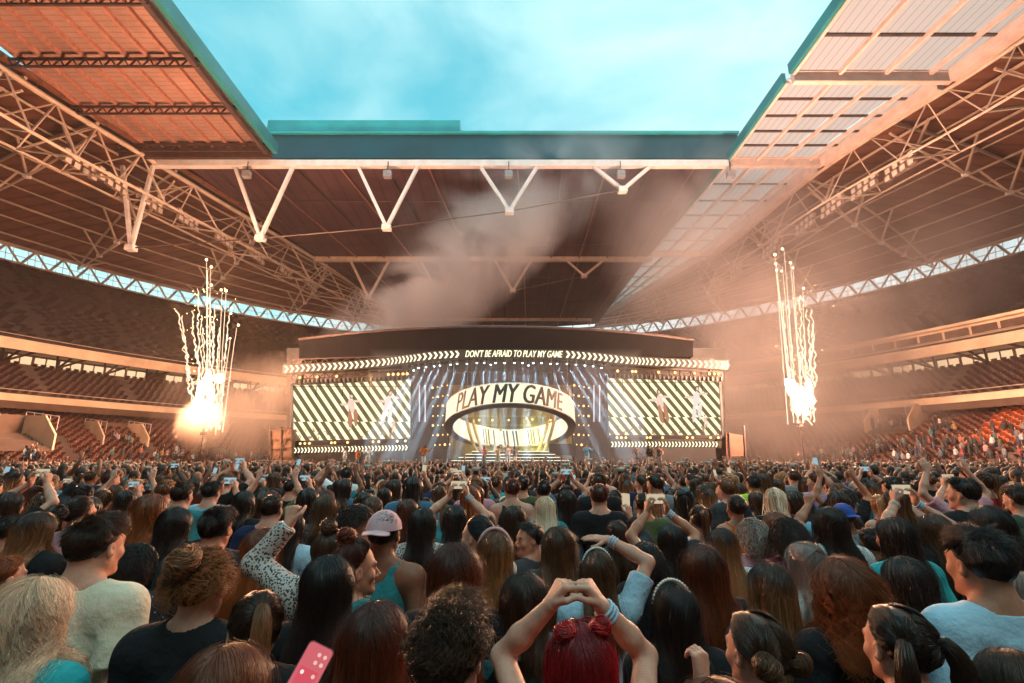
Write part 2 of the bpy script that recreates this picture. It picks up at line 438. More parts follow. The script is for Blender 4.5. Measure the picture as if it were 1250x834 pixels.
# end deck over the stage end
Ys = np.linspace(0, 1, 16)
fr = [np.array([x, 60.5]) for x in np.linspace(-46.3, 28.8, 25)]
re_ = [ell(47.5, p) for p in np.linspace(R(105), R(74), 25)]
for i, q in enumerate(re_): pass
G = np.zeros((16, 25, 3))
for i, f in enumerate(Ys):
    for j in range(25):
        # left side follows the main truss, right side the inner rail of the clear panels
        xl = np.interp(60.5+f*74, TLc[:, 1], TLc[:, 0]); xr = 28.9 - f*5.5
        yb = re_[j][1]
        G[i, j] = [xl+(xr-xl)*j/24, 60.5+(yb-60.5)*f, 42.2-4.2*f]
b = MB(); b.slab(G, (0, 0, .5)); enddeck = thing('end_roof', 'purple red fixed roof over the stage end with teal front fascia', 'roof', (-8, 62, 42)); b.build('roof_deck', M_roofE, enddeck)
for j in range(1, 24, 2):
    b = MB(); P = G[:, j]+[0, 0, -.35]; b.tube(P, .13, 5, False); b.build('rib', M_steeld if j % 4 == 1 else mat('rib_paint', (.28, .13, .11), .5) if j == 3 else bpy.data.materials.get('rib_paint') or M_steeld, enddeck)
for i in range(2, 15, 3):
    b = MB(); b.tube(G[i]+[0, 0, -.2], .07, 4, False); b.build('cross_rib', M_steeld, enddeck)
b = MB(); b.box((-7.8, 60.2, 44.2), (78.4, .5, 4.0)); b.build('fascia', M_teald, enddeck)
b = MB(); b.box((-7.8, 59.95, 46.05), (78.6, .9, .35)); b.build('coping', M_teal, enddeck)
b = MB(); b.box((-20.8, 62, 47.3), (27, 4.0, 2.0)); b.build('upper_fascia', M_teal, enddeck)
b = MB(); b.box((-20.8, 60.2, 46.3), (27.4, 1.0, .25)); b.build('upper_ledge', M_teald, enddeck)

# upright closure between the side roof and the higher end roof
b = MB(); P = TLc[TLc[:, 1] > 44]; b.grid(np.array([[[x-.6, y, z] for x, y in P] for z in (40.7, 44.5)])); b.grid(np.array([[[x-4, y, 44.5] for x, y in P], [[x+5.0, y, 44.4] for x, y in P]])); b.build('edge_closure', M_dark, roof)
# sliding panel on the left
sp = thing('sliding_roof_panel', 'salmon coloured sheet metal roof panel with dark cross trusses on the left', 'roof panel', (-40, 20, 41))
xs0, xs1 = -50.5, -31.2
b = MB(); b.slab(np.array([[[x, y, 41.6] for x in (xs0, -41, xs1)] for y in np.linspace(-12, 56, 12)]), (0, 0, .4)); b.build('roof_deck', M_roofS, sp)
for k in range(9):
    x = xs0 + (xs1-xs0)*(k+.5)/9; b = MB(); b.box((x, 22, 41.35), (.28, 68, .42)); b.build('purlin', mat('purlin_paint', (.36, .17, .13), .5) if k == 0 else bpy.data.materials['purlin_paint'], sp)
for k in range(9):
    y = 55.2 - k*6.9; b = MB()
    b.bar([xs0, y, 41.0], [xs1, y, 41.0], .22); b.bar([xs0, y, 40.1], [xs1, y, 40.1], .2)
    m = 15
    for i in range(m):
        x0 = xs0+(xs1-xs0)*i/m; x1 = xs0+(xs1-xs0)*(i+1)/m; xm = (x0+x1)/2
        b.bar([x0, y, 41], [xm, y, 40.1], .12); b.bar([xm, y, 40.1], [x1, y, 41], .12)
    b.build('cross_truss', M_steeld, sp)
b = MB(); b.box(((xs0+xs1)/2, 56.2, 41.0), (xs1-xs0+.2, .5, 2.6)); b.build('end_beam', M_steeld, sp)
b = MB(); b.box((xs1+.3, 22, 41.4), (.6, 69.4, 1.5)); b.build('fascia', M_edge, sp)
b = MB(); b.box((xs1-.45, 22, 40.3), (.5, 69, .5)); b.build('edge_rail', M_steeld, sp)

# clear panels on the right
M_poly, nt, out = new_mat('clear_sheet')
tr = N(nt, 'ShaderNodeBsdfTranslucent'); tr.inputs[0].default_value = (.6, .56, .55, 1)
di = N(nt, 'ShaderNodeBsdfDiffuse'); di.inputs[0].default_value = (.55, .47, .45, 1)
mx = N(nt, 'ShaderNodeMixShader'); mx.inputs[0].default_value = .45
tc = N(nt, 'ShaderNodeTexCoord'); sx = N(nt, 'ShaderNodeSeparateXYZ'); nt.links.new(tc.outputs['Object'], sx.inputs[0])
mu = N(nt, 'ShaderNodeMath', operation='MULTIPLY'); mu.inputs[1].default_value = 1.25; nt.links.new(sx.outputs[0], mu.inputs[0])
frc = N(nt, 'ShaderNodeMath', operation='FRACT'); nt.links.new(mu.outputs[0], frc.inputs[0])
lt = N(nt, 'ShaderNodeMath', operation='LESS_THAN'); lt.inputs[1].default_value = .13; nt.links.new(frc.outputs[0], lt.inputs[0])
cm = N(nt, 'ShaderNodeMix', data_type='RGBA'); nt.links.new(lt.outputs[0], cm.inputs['Factor'])
cm.inputs[6].default_value = (.56, .51, .50, 1); cm.inputs[7].default_value = (.30, .24, .22, 1)
nt.links.new(cm.outputs[2], tr.inputs[0]); nt.links.new(tr.outputs[0], mx.inputs[1]); nt.links.new(di.outputs[0], mx.inputs[2]); nt.links.new(mx.outputs[0], out.inputs[0])
M_frame = mat('pink_steel', (.64, .53, .50), .5, .12, 1.0)
def clear_panel(y0, y1, rows, lab, z=41.4, cols=4):
    t = thing('clear_roof_panel', lab, 'roof panel', (38, (y0+y1)/2, z), 'clear roof panels on the right')
    xi = lambda y: 29.4 - max(0, y-60)*.075
    xo = lambda y: float(np.interp(y, TRc[:, 1], TRc[:, 0])) - .4
    P = lambda u, y, dz=0: np.array([xi(y)+(xo(y)-xi(y))*u, y, z+dz])
    us = [0, .29, .58, .86, 1.0]
    for i in range(cols):
        for j in range(rows):
            ya, yb = y0+(y1-y0)*j/rows, y0+(y1-y0)*(j+1)/rows
            a = us[i]+.012; c = us[i+1]-.012
            b = MB(); b.add([P(a, ya+.15), P(c, ya+.15), P(c, yb-.15), P(a, yb-.15)], [[0, 1, 2, 3]]); b.build('sheet', M_poly, t)
    for u in us[:-1]:
        b = MB(); b.bar(P(u, y0, -.25), P(u, y1, -.25), .32, .5); b.build('rafter', M_frame, t)
    for j in range(rows+1):
        y = y0+(y1-y0)*j/rows; b = MB(); b.bar(P(0, y, -.06), P(1, y, -.06), .3, .2); b.build('crossbar', M_steeld if 0 < j < rows else M_frame, t)
    b = MB(); b.bar(P(1.0, y0, -.5), P(1.0, y1, -.5), 1.1, 1.6); b.build('edge_beam', M_frame, t)
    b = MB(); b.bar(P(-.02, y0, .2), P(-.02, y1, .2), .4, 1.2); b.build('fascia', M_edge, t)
    b = MB(); b.bar(P(0, y1+.3, -.45), P(1, y1+.3, -.45), .6, 1.5); b.build('end_beam', M_frame, t)
clear_panel(-12, 19.4, 6, 'clear ribbed roof panel overhead on the right, beyond the picture edge')
clear_panel(20.4, 43.4, 5, 'large clear roof panel at upper right above the crowd, brightest and nearest')
clear_panel(44.6, 58.6, 5, 'clear roof panel on the right between the bright nearest one and the white truss')
clear_panel(60.2, 89, 6, 'pink hazed clear roof panel on the right beyond the white truss')
clear_panel(90.6, 128, 6, 'farthest clear roof panel on the right, narrow and lost in smoke')

# trusses ------------------------------------------------------------------
def main_truss(T, side, lab):
    t = thing('roof_truss', lab, 'truss', (T[30][0], T[30][1], 33), 'long side trusses of the roof')
    n = len(T); top = np.column_stack([T, np.full(n, ZR)])
    low = np.column_stack([T + np.array([-side*2.0, 0]), np.full(n, 34.2)])
    out_ = np.column_stack([T + np.array([side*5.0, 0]), np.full(n, 35.2)])
    k_ = .78 if side < 0 else .55
    for P, r in ((top, .40*k_), (low, .24*k_), (out_, .2*k_)):
        b = MB(); b.tube(P, r, 7); b.build('chord', M_steel, t)
    for i in range(6, n-2, 3 if side < 0 else 4):
        for A, w in ((low, .24*k_), (out_, .2*k_)):
            b = MB(); b.bar(top[i], A[min(n-1, i+1)], w); b.bar(A[min(n-1, i+1)], top[min(n-1, i+3)], w*.8); b.build('strut', M_steel, t)
        b = MB(); b.bar(low[i+1], out_[i+1], .18); b.build('tie', M_steel, t)
    return top, low, out_
main_truss(TLc, -1, 'long curved steel truss along the left roof with orange lit chords')
main_truss(TRc, 1, 'long curved steel truss along the right roof beside the clear panels')
# radial trusses under the side decks
def radial(G, i, lab, grp):
    P = G[i]; t = thing('roof_truss', lab, 'truss', P[5]+[0, 0, -4], grp)
    Pn = P + [0, 0, -.6]
    b = MB(); b.tube(Pn, .2, 6); b.build('chord', M_steel, t)
    K = len(P); low = []
    for j in range(K):
        f = j/(K-1); low.append(P[j]+[0, 0, -1.0-4.6*math.sin(math.pi*min(1, f*.92+.08))])
    b = MB(); b.tube(low, .15, 6); b.build('chord', M_steel, t)
    sh = (G[min(len(G)-1, i+1)] - G[i])*.8
    for j in range(1, K-1, 2):
        b = MB(); b.bar(low[j], Pn[j]+sh[j], .24); b.bar(low[j], Pn[j]-sh[j], .24); b.build('strut', M_steel, t)
        b = MB(); b.box(low[j], (.6, .6, .4)); b.build('node', M_steelw, t)
rows_l = (26, 31, 36, 41, 46, 51, 55); rows_r = (26, 31, 36, 41, 46, 51, 55)
nml = ['nearest', 'second nearest', 'third', 'middle', 'third last', 'second last', 'farthest']
for k, i in enumerate(rows_l): radial(GL, i, f'slim V strut truss under the left side roof, the {nml[k]} of its row', 'cross trusses under the left roof')
for k, i in enumerate(rows_r): radial(GR, i, f'slim V strut truss under the right side roof, the {nml[k]} of its row', 'cross trusses under the right roof')
# cross trusses in front of the end roof
def cross(Y, z, x0, x1, vs, lab, m, w=.75, ups=()):
    t = thing('roof_truss', lab, 'truss', ((x0+x1)/2, Y, z-6), 'trusses across the stage end')
    b = MB(); b.bar([x0, Y, z], [x1, Y, z], w, w*1.1); b.build('chord', m, t)
    b = MB(); b.bar([x0, Y+1.0, z+.55], [x1, Y+1.0, z+.55], w*.4); b.build('catwalk', M_steelw if m is M_steelw else m, t)
    aps = []
    for (pa, pb, pc, py) in vs:
        X = lambda px, py_: on_y(px, py_, Y)
        yb = YB
        p, q, c = X(pa, yb), X(pb, yb), X(pc, py)
        b = MB(); b.bar([p[0], Y, z-.3], c, .42 if w > .6 else .3); b.bar([q[0], Y, z-.3], c, .42 if w > .6 else .3); b.build('strut', m, t)
        b = MB(); b.box(c, (1.1, .9, .7)); b.build('node', m, t); aps.append(c)
    for (pa, pb, pc, py) in ups:
        c = on_y(pc, py, Y+6); p = on_y(pa, YB, Y); q = on_y(pb, YB, Y)
        b = MB(); b.bar([p[0], Y, z+.3], c, .2); b.bar([q[0], Y, z+.3], c, .2); b.build('strut', m, t)
        b = MB(); b.box(c, (.9, .7, .5)); b.build('node', m, t)
    for a, b_ in zip(aps[:-1], aps[1:]):
        b = MB(); b.tube([a, b_], .09, 5); b.build('cable', M_steeld, t)
YB = 202
cross(58, 40, on_y(188, 202, 58)[0], on_y(888, 205, 58)[0],
      [(150, 187, 160, 303), (287, 358, 318, 291), (437, 510, 472, 278), (586, 656, 622, 258), (724, 794, 760, 232)],
      'white steel truss with big hanging V struts across the front of the end roof', M_steelw, .8)
YB = 318
cross(90, 40, on_y(383, 318, 90)[0], on_y(795, 318, 90)[0],
      [(428, 475, 450, 364), (513, 560, 537, 361), (604, 648, 626, 355), (692, 736, 713, 337)],
      'orange lit steel truss with diamond struts, the middle one across the end roof', M_steel, .8,
      [(513, 560, 525, 294), (604, 648, 623, 288), (692, 736, 722, 295)])
cross(126, 38, on_y(488, 394, 126)[0], on_y(722, 394, 126)[0], [], 'lowest straight steel beam across the end roof just above the stage canopy', M_steel, .7)
# small hanging lamps under the white truss, lamp banks along the left truss
for i, px in enumerate((301, 473, 621, 758, 892)):
    c = on_y(px, 213, 57.6)
    t = thing('hanging_lamp', 'small grey box lamp hanging under the white truss, ' + ['far left one', 'left of the middle', 'middle one', 'right of the middle', 'far right one'][i], 'lamp', c, 'box lamps under the white truss')
    b = MB(); b.box(c, (1.0, .7, .9)); b.build('housing', mat('lamp_grey', (.25, .25, .27), .5) if i == 0 else bpy.data.materials['lamp_grey'], t)
    b = MB(); b.bar(c+[0, 0, .4], c+[0, 0, 1.9], .12); b.build('bracket', M_steeld, t)
M_lens = mat('lamp_lens', (.75, .68, .62), .15, .1, 1)
M_hous = mat('lamp_housing', (.35, .25, .2), .5)
for side, T, idx in ((-1, TLc, (37, 39, 41, 43, 45, 47, 49, 51)), (1, TRc, (37, 39, 41, 43, 46, 49))):
    for k, i in enumerate(idx):
        base = np.array([*(T[i]+[side*3.0, 0]), 36.6])
        t = thing('floodlight_bank', f'small bank of square floodlights on the {"left" if side < 0 else "right"} roof truss', 'floodlights', base, f'floodlight banks on the {"left" if side < 0 else "right"} truss')
        for a in range(2):
            for e in range(4):
                c = base + [0 - side*a*.2, (e-1.5)*1.2, -a*1.0]
                b = MB(); b.box(c, (.5, .8, .7), 0, 0); l = b.build('lamp', M_hous, t)
                b = MB(); b.box(c+[-side*.28, -.1, -.1], (.06, .7, .6)); b.build('lens', M_lens, l)
# ================================================================== the stage
FZ = 1.3                                   # stage floor height
M_led = emit('led_cream', (1.0, .92, .60), 1.0)
M_leddk = mat('led_dark', (.02, .018, .012), .4)
M_stage = mat('stage_black', (.015, .015, .018), .5, .3, 1.0)
M_wallp = mat('stage_drape', (.05, .045, .065), .8, .3, .4, stretch=(3, 1, .2))
M_lampw = emit('warm_lamp', (1.0, .52, .16), 2.0)
M_lampc = emit('cool_lamp', (.70, .93, 1.0), 8.0)
M_gold = mat('gold_metal', (.40, .30, .14), .35, .2, 1.0, metal=.6)
# deck
st = thing('stage', 'wide dark concert stage with low front and drape backed wings', 'stage', (-.6, 50, 0))
b = MB(); b.box((-.6, 52, .62), (45, 19, 1.24)); b.build('deck', M_stage, st)
b = MB(); b.box((-.6, 42.46, .62), (45.1, .06, 1.2)); b.build('front_skirt', M_stage, st)
b = MB(); b.box((-.6, 42.44, 1.27), (45.2, .1, .07)); b.build('deck_edge', mat('deck_trim', (.35, .33, .30), .5), st)
b = MB()
for sg in (-1, 1):
    b.prism([(sg*5+-.6, 40, 0), (sg*13-.6, 40, 0), (sg*12-.6, 42.4, 0), (sg*6-.6, 42.4, 0)], (0, 0, 1.0))
b.build('thrust', M_stage, st)
def panel(nm, pxs, Y, th, m, par):
    """a panel whose front face has these photo corners, tl tr br bl, at distance Y"""
    P = [on_y(x, y, Y) for x, y in pxs]; b = MB(); b.prism(P[::-1], (0, th, 0)); return b.build(nm, m, par)
panel('back_wall', [(350, 425), (885, 425), (885, 569), (350, 569)], 61, .4, M_stage, st)
panel('wing_drape', [(503, 446), (546, 444), (546, 568), (503, 568)], 54, .3, M_wallp, st)
panel('wing_drape', [(700, 444), (741, 446), (743, 568), (700, 568)], 54, .3, M_wallp, st)
for px in (512, 519, 725, 732):
    a, c = on_y(px, 470, 53.6), on_y(px, 515, 53.6); b = MB(); b.bar(a, c, .12); b.build('light_tube', emit('tube_glow', (.9, .85, .9), .5) if px == 512 else bpy.data.materials['tube_glow'], st)
for x in (-22.4, -11.4, 10.2, 21.2):
    b = MB(); b.box((x, 51.5, 6.8), (.5, .5, 11)); b.build('tower', M_stage, st)
# canopy
cn = thing('stage_canopy', 'long black curved fabric header over the whole stage', 'canopy', on_y(610, 420, 50))
xs = np.linspace(365, 846, 25); top, bot = [], []
for x in xs:
    f = (x-605)/240.0
    yt = 399.5 + 17*f*f - (1.0*f if f > 0 else -1.5*f); yb_ = 437 - 5*max(0, .4-abs(f)) - 1.5*f
    yy = 50 + 4*f*f
    top.append(on_y(x, yt, yy)); bot.append(on_y(x, yb_, yy))
b = MB(); b.slab(np.array([bot, top]), (0, 9, .0)); b.build('header', M_blk, cn)
b = MB(); b.tube(np.array(top)+[0, -.02, .05], .14, 6); b.build('top_pipe', M_steeld, cn)
# steel under the canopy
tr_ = thing('lighting_truss', 'dark lattice lighting truss with warm lamps above the left screen', 'truss', on_y(430, 450, 49.5))
tr2 = thing('lighting_truss', 'dark lattice lighting truss with warm lamps above the right screen', 'truss', on_y(815, 452, 49.5))
def lattice(a, c, hgt, t, n, nm='frame', m=None):
    b = MB(); a, c = np.array(a), np.array(c); u = np.array([0, 0, hgt])
    b.bar(a, c, .1); b.bar(a+u, c+u, .1)
    for i in range(n):
        p = a+(c-a)*i/n; q = a+(c-a)*(i+1)/n
        b.bar(p, q+u if i % 2 else p+u, .07); b.bar(p+u if i % 2 == 0 else q+u, q, .07)
    return b.build(nm, m or M_steeld, t)
lattice(on_y(356, 463, 49.8), on_y(503, 457, 49.8), .55, tr_, 22)
lattice(on_y(356, 446, 49.8), on_y(503, 441, 49.8), .6, tr_, 22)
lattice(on_y(739, 455, 49.8), on_y(882, 461, 49.8), .55, tr2, 22)
lattice(on_y(739, 442, 49.8), on_y(882, 448, 49.8), .6, tr2, 22)
def lampat(t, px, py, Y, r, m=None, hang=True):
    c = on_y(px, py, Y); b = MB(); b.sphere(c, (r, r*.6, r), 8, 6); b.build('bulb', m or M_lampw, t)
    if hang:
        b = MB(); b.box(c+[0, r*1.1, .02], (r*2.3, r*1.6, r*2.4)); b.build('housing', M_stage, t)
for px in (366, 387, 411, 474, 480, 486, 492, 497): lampat(tr_, px, 461 - (px-366)*.035, 49.3, .14)
for px in (754, 772, 776, 804, 824, 848, 866, 872, 877): lampat(tr2, px, 453 + (px-754)*.03, 49.3, .14)
for k in range(26):
    for t, x0, y0, s in ((tr_, 362, 466, -.03), (tr2, 745, 459, .03)):
        px = x0+k*5.4; c = on_y(px, y0 + (px-x0)*s, 49.5); b = MB(); b.lathe(c, [(.05, .22), (.13, .2), (.17, -.2), (.02, -.22)], 7); b.build('spotlight_body', M_stage, t)
# LED ribbon with running chevrons and words
rb = thing('led_ribbon', 'long wavy LED ribbon of cream chevrons with words above the stage', 'LED banner', on_y(617, 440, 48.5))
def ribbon_y(px):
    pts = [(345, 451), (430, 446), (470, 442), (500, 438), (530, 434), (566, 432), (617, 431.5), (690, 432.5), (730, 436), (765, 440), (800, 442), (888, 446)]
    return np.interp(px, [p[0] for p in pts], [p[1] for p in pts])
def ribbon_Y(px):
    return 48.5 + 1.2*math.cos((px-617)/272*math.pi*1.0)*-1
RH = 5.6
xs = np.linspace(345, 889, 90)
lo = np.array([on_y(x, ribbon_y(x)+RH, ribbon_Y(x)) for x in xs]); hi = np.array([on_y(x, ribbon_y(x)-RH, ribbon_Y(x)) for x in xs])
b = MB(); b.slab(np.array([lo, hi]), (0, .3, 0)); b.build('screen', M_leddk, rb)
def ribpt(px, v, off=-.02):
    p = on_y(px, ribbon_y(px)-v*RH, ribbon_Y(px)); return p+[0, off, 0]
def chev(px, w, ft):
    b = MB(); e = .74
    q = lambda x, v: ft(x, v)
    b.add([q(px, -e), q(px+w*.42, -e), q(px+w*.86, 0), q(px+w*.44, 0), q(px+w*.42, e), q(px, e)], [[0, 1, 2, 3], [3, 2, 4, 5]])
    return b
px = 347.0
cnt = 0
while px < 886:
    if not (561 < px < 690):
        w = 6.6 if not (470 < px < 505 or 765 < px < 790) else 4.6
        chev(px, w*.98, ribpt).build('chevron', M_led, rb); cnt += 1
        px += w
    else: px = 690.6
TXT = "DON'T BE AFRAID TO PLAY MY GAME"
def faces_mesh(nm, V, F, m, par):
    me = bpy.data.meshes.new(nm); off = ORIGIN[par.name]
    me.from_pydata([tuple(p) for p in (V-off)], [], F); me.update(); return link(nm, me, m, par)
V, F = text_mesh(TXT, .30, .004)
def bold(V, F, dx, place):
    VV, FF, n = [], [], 0
    for k in (-1, 0, 1):
        VV.append(np.array([place(v[0]+k*dx, v[1], k+1) for v in V])); FF += [[i+n for i in f] for f in F]; n += len(V)
    return np.vstack(VV), FF
VV, FF = bold(V, F, .0012, lambda x, y, k: ribpt(568+x*119, (y-.5)*1.5, -.025-.004*k))
faces_mesh('lettering', VV, FF, M_led, rb)
# screens -----------------------------------------------------------
def stripes_mat(nm, shift):
    m, nt, out = new_mat(nm)
    tc = N(nt, 'ShaderNodeTexCoord'); sx = N(nt, 'ShaderNodeSeparateXYZ'); nt.links.new(tc.outputs['Object'], sx.inputs[0])
    def mth(op, a, b_=None):
        n = N(nt, 'ShaderNodeMath', operation=op)
        for i, q in enumerate((a, b_)):
            if q is None: continue
            if isinstance(q, (int, float)): n.inputs[i].default_value = q
            else: nt.links.new(q, n.inputs[i])
        return n.outputs[0]
    x, z = sx.outputs[0], sx.outputs[2]
    low = mth('LESS_THAN', z, 1.75)
    s = mth('ADD', mth('ADD', x, mth('MULTIPLY', z, .76)), mth('MULTIPLY', low, -.55))
    fr = mth('FRACT', mth('MULTIPLY', mth('ADD', s, shift+100.0), 1/.90))
    on = mth('LESS_THAN', fr, .47)
    # module seams in the upper part, faint pixel rows everywhere
    seam = mth('MAXIMUM', mth('LESS_THAN', mth('FRACT', mth('MULTIPLY', z, .95)), .07), mth('LESS_THAN', mth('FRACT', mth('MULTIPLY', mth('ADD', x, 50.0), .37)), .035))
    up = mth('GREATER_THAN', z, 4.3)
    dim = mth('SUBTRACT', 1.0, mth('MULTIPLY', mth('MULTIPLY', seam, up), .75))
    no = N(nt, 'ShaderNodeTexNoise'); no.inputs['Scale'].default_value = 2.2; no.inputs['Detail'].default_value = 6; nt.links.new(tc.outputs['Object'], no.inputs['Vector'])
    mx = N(nt, 'ShaderNodeMix', data_type='RGBA'); nt.links.new(on, mx.inputs['Factor']); mx.inputs[6].default_value = (.115, .095, .038, 1); mx.inputs[7].default_value = (1, .90, .58, 1)
    mb = N(nt, 'ShaderNodeMix', data_type='RGBA')
    crowdm = mth('MULTIPLY', mth('GREATER_THAN', no.outputs['Fac'], .58), mth('LESS_THAN', z, 1.1))
    nt.links.new(mth('MULTIPLY', crowdm, .8), mb.inputs['Factor']); nt.links.new(mx.outputs[2], mb.inputs[6]); mb.inputs[7].default_value = (.20, .07, .06, 1)
    e = N(nt, 'ShaderNodeEmission'); nt.links.new(mb.outputs[2], e.inputs[0]); nt.links.new(mth('MULTIPLY', dim, .80), e.inputs[1])
    nt.links.new(e.outputs[0], out.inputs[0]); return m
M_pink = emit('image_pink', (.95, .70, .58), .55); M_red = emit('image_red', (.60, .26, .16), .5); M_grey = emit('image_pale', (.85, .76, .70), .6); M_dk = emit('image_dark', (.22, .14, .10), .4)
def figure(t, w, cx, cz, s, m1, m2, lean, seed):
    """a blurred dancer shown on the screen: flat shapes on the panel's face"""
    r = np.random.default_rng(seed); o = ORIGIN[t.name]
    def blob(nm, pts, m, k):
        b = MB(); P = [o+np.array([cx+(x+lean*z)*s, -.012-.004*k, cz+z*s]) for x, z in pts]; n = len(P); c = np.mean(P, 0)
        b.add(P+[c], None, [[i, (i+1) % n, n] for i in range(n)]); b.build(nm, m, t)
    el = lambda x, z, a, c, n=12: [(x+a*math.cos(q)*(1+.15*r.normal()), z+c*math.sin(q)*(1+.1*r.normal())) for q in np.linspace(0, 2*math.pi, n, False)]
    blob('screen_image', el(0, 0, .17, .32), m1, 1); blob('screen_image', el(.02, .45, .10, .13), M_dk, 2); blob('screen_image', el(.03, .43, .06, .08), M_pink, 3)
    blob('screen_image', el(-.30, .08, .22, .06), M_pink, 4); blob('screen_image', el(.27, .22, .20, .055), M_pink, 5)
    blob('screen_image', el(-.08, -.55, .09, .42), m2, 6); blob('screen_image', el(.17, -.5, .09, .40), m2, 7)
for corners, lab, shift, sd in (([(358, 471), (501, 464), (500.5, 535), (358.5, 538)], 'large left video screen of cream and olive diagonal stripes', .2, 5),
                            ([(741, 462), (877, 466), (880.5, 531), (744, 531)], 'large right video screen of cream and olive diagonal stripes', .9, 9)):
    P = [on_y(x, y, 50) for x, y in corners]; base = (P[2]+P[3])/2
    t = thing('video_screen', lab, 'video screen', base, 'video screens beside the stage centre')
    b = MB(); b.prism(P[::-1], (0, .35, 0)); b.build('display', stripes_mat('stripe_content', shift), t)
    b = MB()
    E = [p+np.array([sx_*.14, .02, sz_*.14]) for p, sx_, sz_ in zip(P, (-1, 1, 1, -1), (1, 1, -1, -1))]
    for i in range(4): b.bar(E[i], E[(i+1) % 4], .22)
    b.build('frame', M_stage, t)
    figure(t, 0, -.3, 3.3, 2.3, M_pink, M_red, -.12, sd); figure(t, 0, 3.4, 3.6, 2.4, M_grey, M_grey, .12, sd+1); figure(t, 0, 4.1, 1.5, .9, M_pink, M_pink, 0, sd+2)
# strips below the screens
for x0, x1, y0, y1, lab in ((358, 499, 550, 546.5, 'low LED strip of cream chevrons under the left screen'), (745, 881, 542.5, 542.5, 'low LED strip of cream chevrons under the right screen')):
    t = thing('led_strip', lab, 'LED strip', on_y((x0+x1)/2, y0+4, 49.6), 'LED strips under the screens')
    yy = lambda px: y0+(y1-y0)*(px-x0)/(x1-x0)
    panel('screen', [(x0, y0-4.4), (x1, y1-4.4), (x1, y1+4.4), (x0, y0+4.4)], 49.6, .2, M_leddk, t)
    ft = lambda px, v: on_y(px, yy(px)-v*4.4, 49.57)
    px = x0+1
    while px < x1-4: chev(px, 3.9, ft).build('chevron', M_led, t); px += 4.1
    lr = thing('lamp_row', lab.replace('low LED strip of cream chevrons', 'row of warm lamps in a dark rail') , 'lamps', on_y((x0+x1)/2, y0-6, 49.7))
    panel('rail', [(x0, y0-10.5), (x1, y1-10.5), (x1, y1-6), (x0, y0-6)], 49.8, .3, M_stage, lr)
    for f in (.06, .1, .14, .33, .36, .47, .69, .74, .9, .97): lampat(lr, x0+(x1-x0)*f, yy(x0+(x1-x0)*f)-8.2, 49.6, .12, None, False)
# halo ring ----------------------------------------------------------
HC = np.array([.0, 48.0, 0.0]); HC[0] = on_y(623, 520, 48)[0]; HC[2] = 4.75
HR, HT, HH = 6.25, R(16.5), 2.05
ht = thing('halo_ring', 'big tilted oval halo ring of cream LED lettered in black over the stage centre', 'stage ring', HC)
def hp(a, r, h):
    """angle a from the front, radius r, height h, ring leaning back"""
    x, y, z = r*math.sin(a), -r*math.cos(a), h
    y2 = y*math.cos(HT) + z*math.sin(HT)*1.0; z2 = -y*math.sin(HT) + z*math.cos(HT)
    return HC + np.array([x, y2, z2])
an = np.linspace(0, 2*math.pi, 97)
M_halo = emit('halo_cream', (1.0, .90, .62), .68)
b = MB(); b.grid(np.array([[hp(a, HR, h) for a in an] for h in (0.08, HH-.08)])); b.build('outer_band', M_halo, ht)
b = MB(); b.grid(np.array([[hp(a, HR-.55, h) for a in an[::-1]] for h in (0.08, HH-.08)])); b.build('inner_band', M_halo, ht)
b = MB(); b.grid(np.array([[hp(a, r, h) for a in an] for r, h in ((HR+.05, .1), (HR+.05, 0), (HR-.75, -.02), (HR-.75, .1), (HR-.56, .1))])); b.build('lower_rim', mat('rim_grey', (.16, .13, .11), .5), ht)
b = MB(); b.grid(np.array([[hp(a, r, h) for a in an] for r, h in ((HR+.04, HH-.1), (HR+.04, HH), (HR-.6, HH), (HR-.6, HH-.1))])); b.build('upper_rim', M_steelw, ht)
V, F = text_mesh('PLAY MY GAME', .24, .0)
A0, A1 = -R(50), R(49)
VV, FF = bold(V, F, .0054, lambda x, y, k: hp(A0+(A1-A0)*x, HR+.03+.004*k, .14+(HH-.28)*y))
faces_mesh('lettering', VV, FF, mat('letter_black', (.045, .035, .03), .6), ht)
for a0, a1, nst in ((146, 164, 6), (171, 188, 5), (196, 214, 6)):
    for k in range(nst):
        if (k*5+nst) % 4 == 3: continue
        a = R(a0+(a1-a0)*k/nst); w = R((a1-a0)/nst*.55); sl_ = R(2.2)
        b = MB(); b.add([hp(a, HR-.58, .2), hp(a+w, HR-.58, .2), hp(a+w+sl_, HR-.58, HH-.2), hp(a+sl_, HR-.58, HH-.2)], [[0, 1, 2, 3]]); b.build('inner_stripe', M_leddk, ht)
for a in (R(100), R(128), R(-100), R(-128)):
    p = hp(a, HR-.3, HH); b = MB(); b.tube([p, p+np.array([0, .6, 6.2])], .05, 5); b.build('hanging_cable', M_steeld, ht)
# interior under the ring
it = thing('band_riser', 'stepped riser with curved gold ribs and striped band screen inside the halo', 'riser', (HC[0], 52, FZ))
for sg in (-1, 1):
    for k, (x0, x1) in enumerate(((4.6, 2.9), (4.0, 2.3))):
        pts = [(HC[0]+sg*(x1+(x0-x1)*math.sin(f*math.pi*.5)**1.0*1.0), 51.0+k*.5, FZ+.3+f*5.6) for f in np.linspace(0, 1, 12)]
        b = MB(); b.tube(pts, .17, 6); b.build('rib', M_gold, it)
for px in (611, 640): b = MB(); b.bar(on_y(px, 478, 54), on_y(px, 560, 54), .25); b.build('post', M_gold, it)
for py in (492, 508, 519): b = MB(); b.bar(on_y(560, py, 54.5), on_y(690, py, 54.5), .14); b.build('cross_rail', M_gold, it)
panel('backdrop', [(548, 470), (698, 470), (698, 560), (548, 560)], 57.5, .3, mat('olive_backdrop', (.30, .24, .08), .6, .3, .5), it)
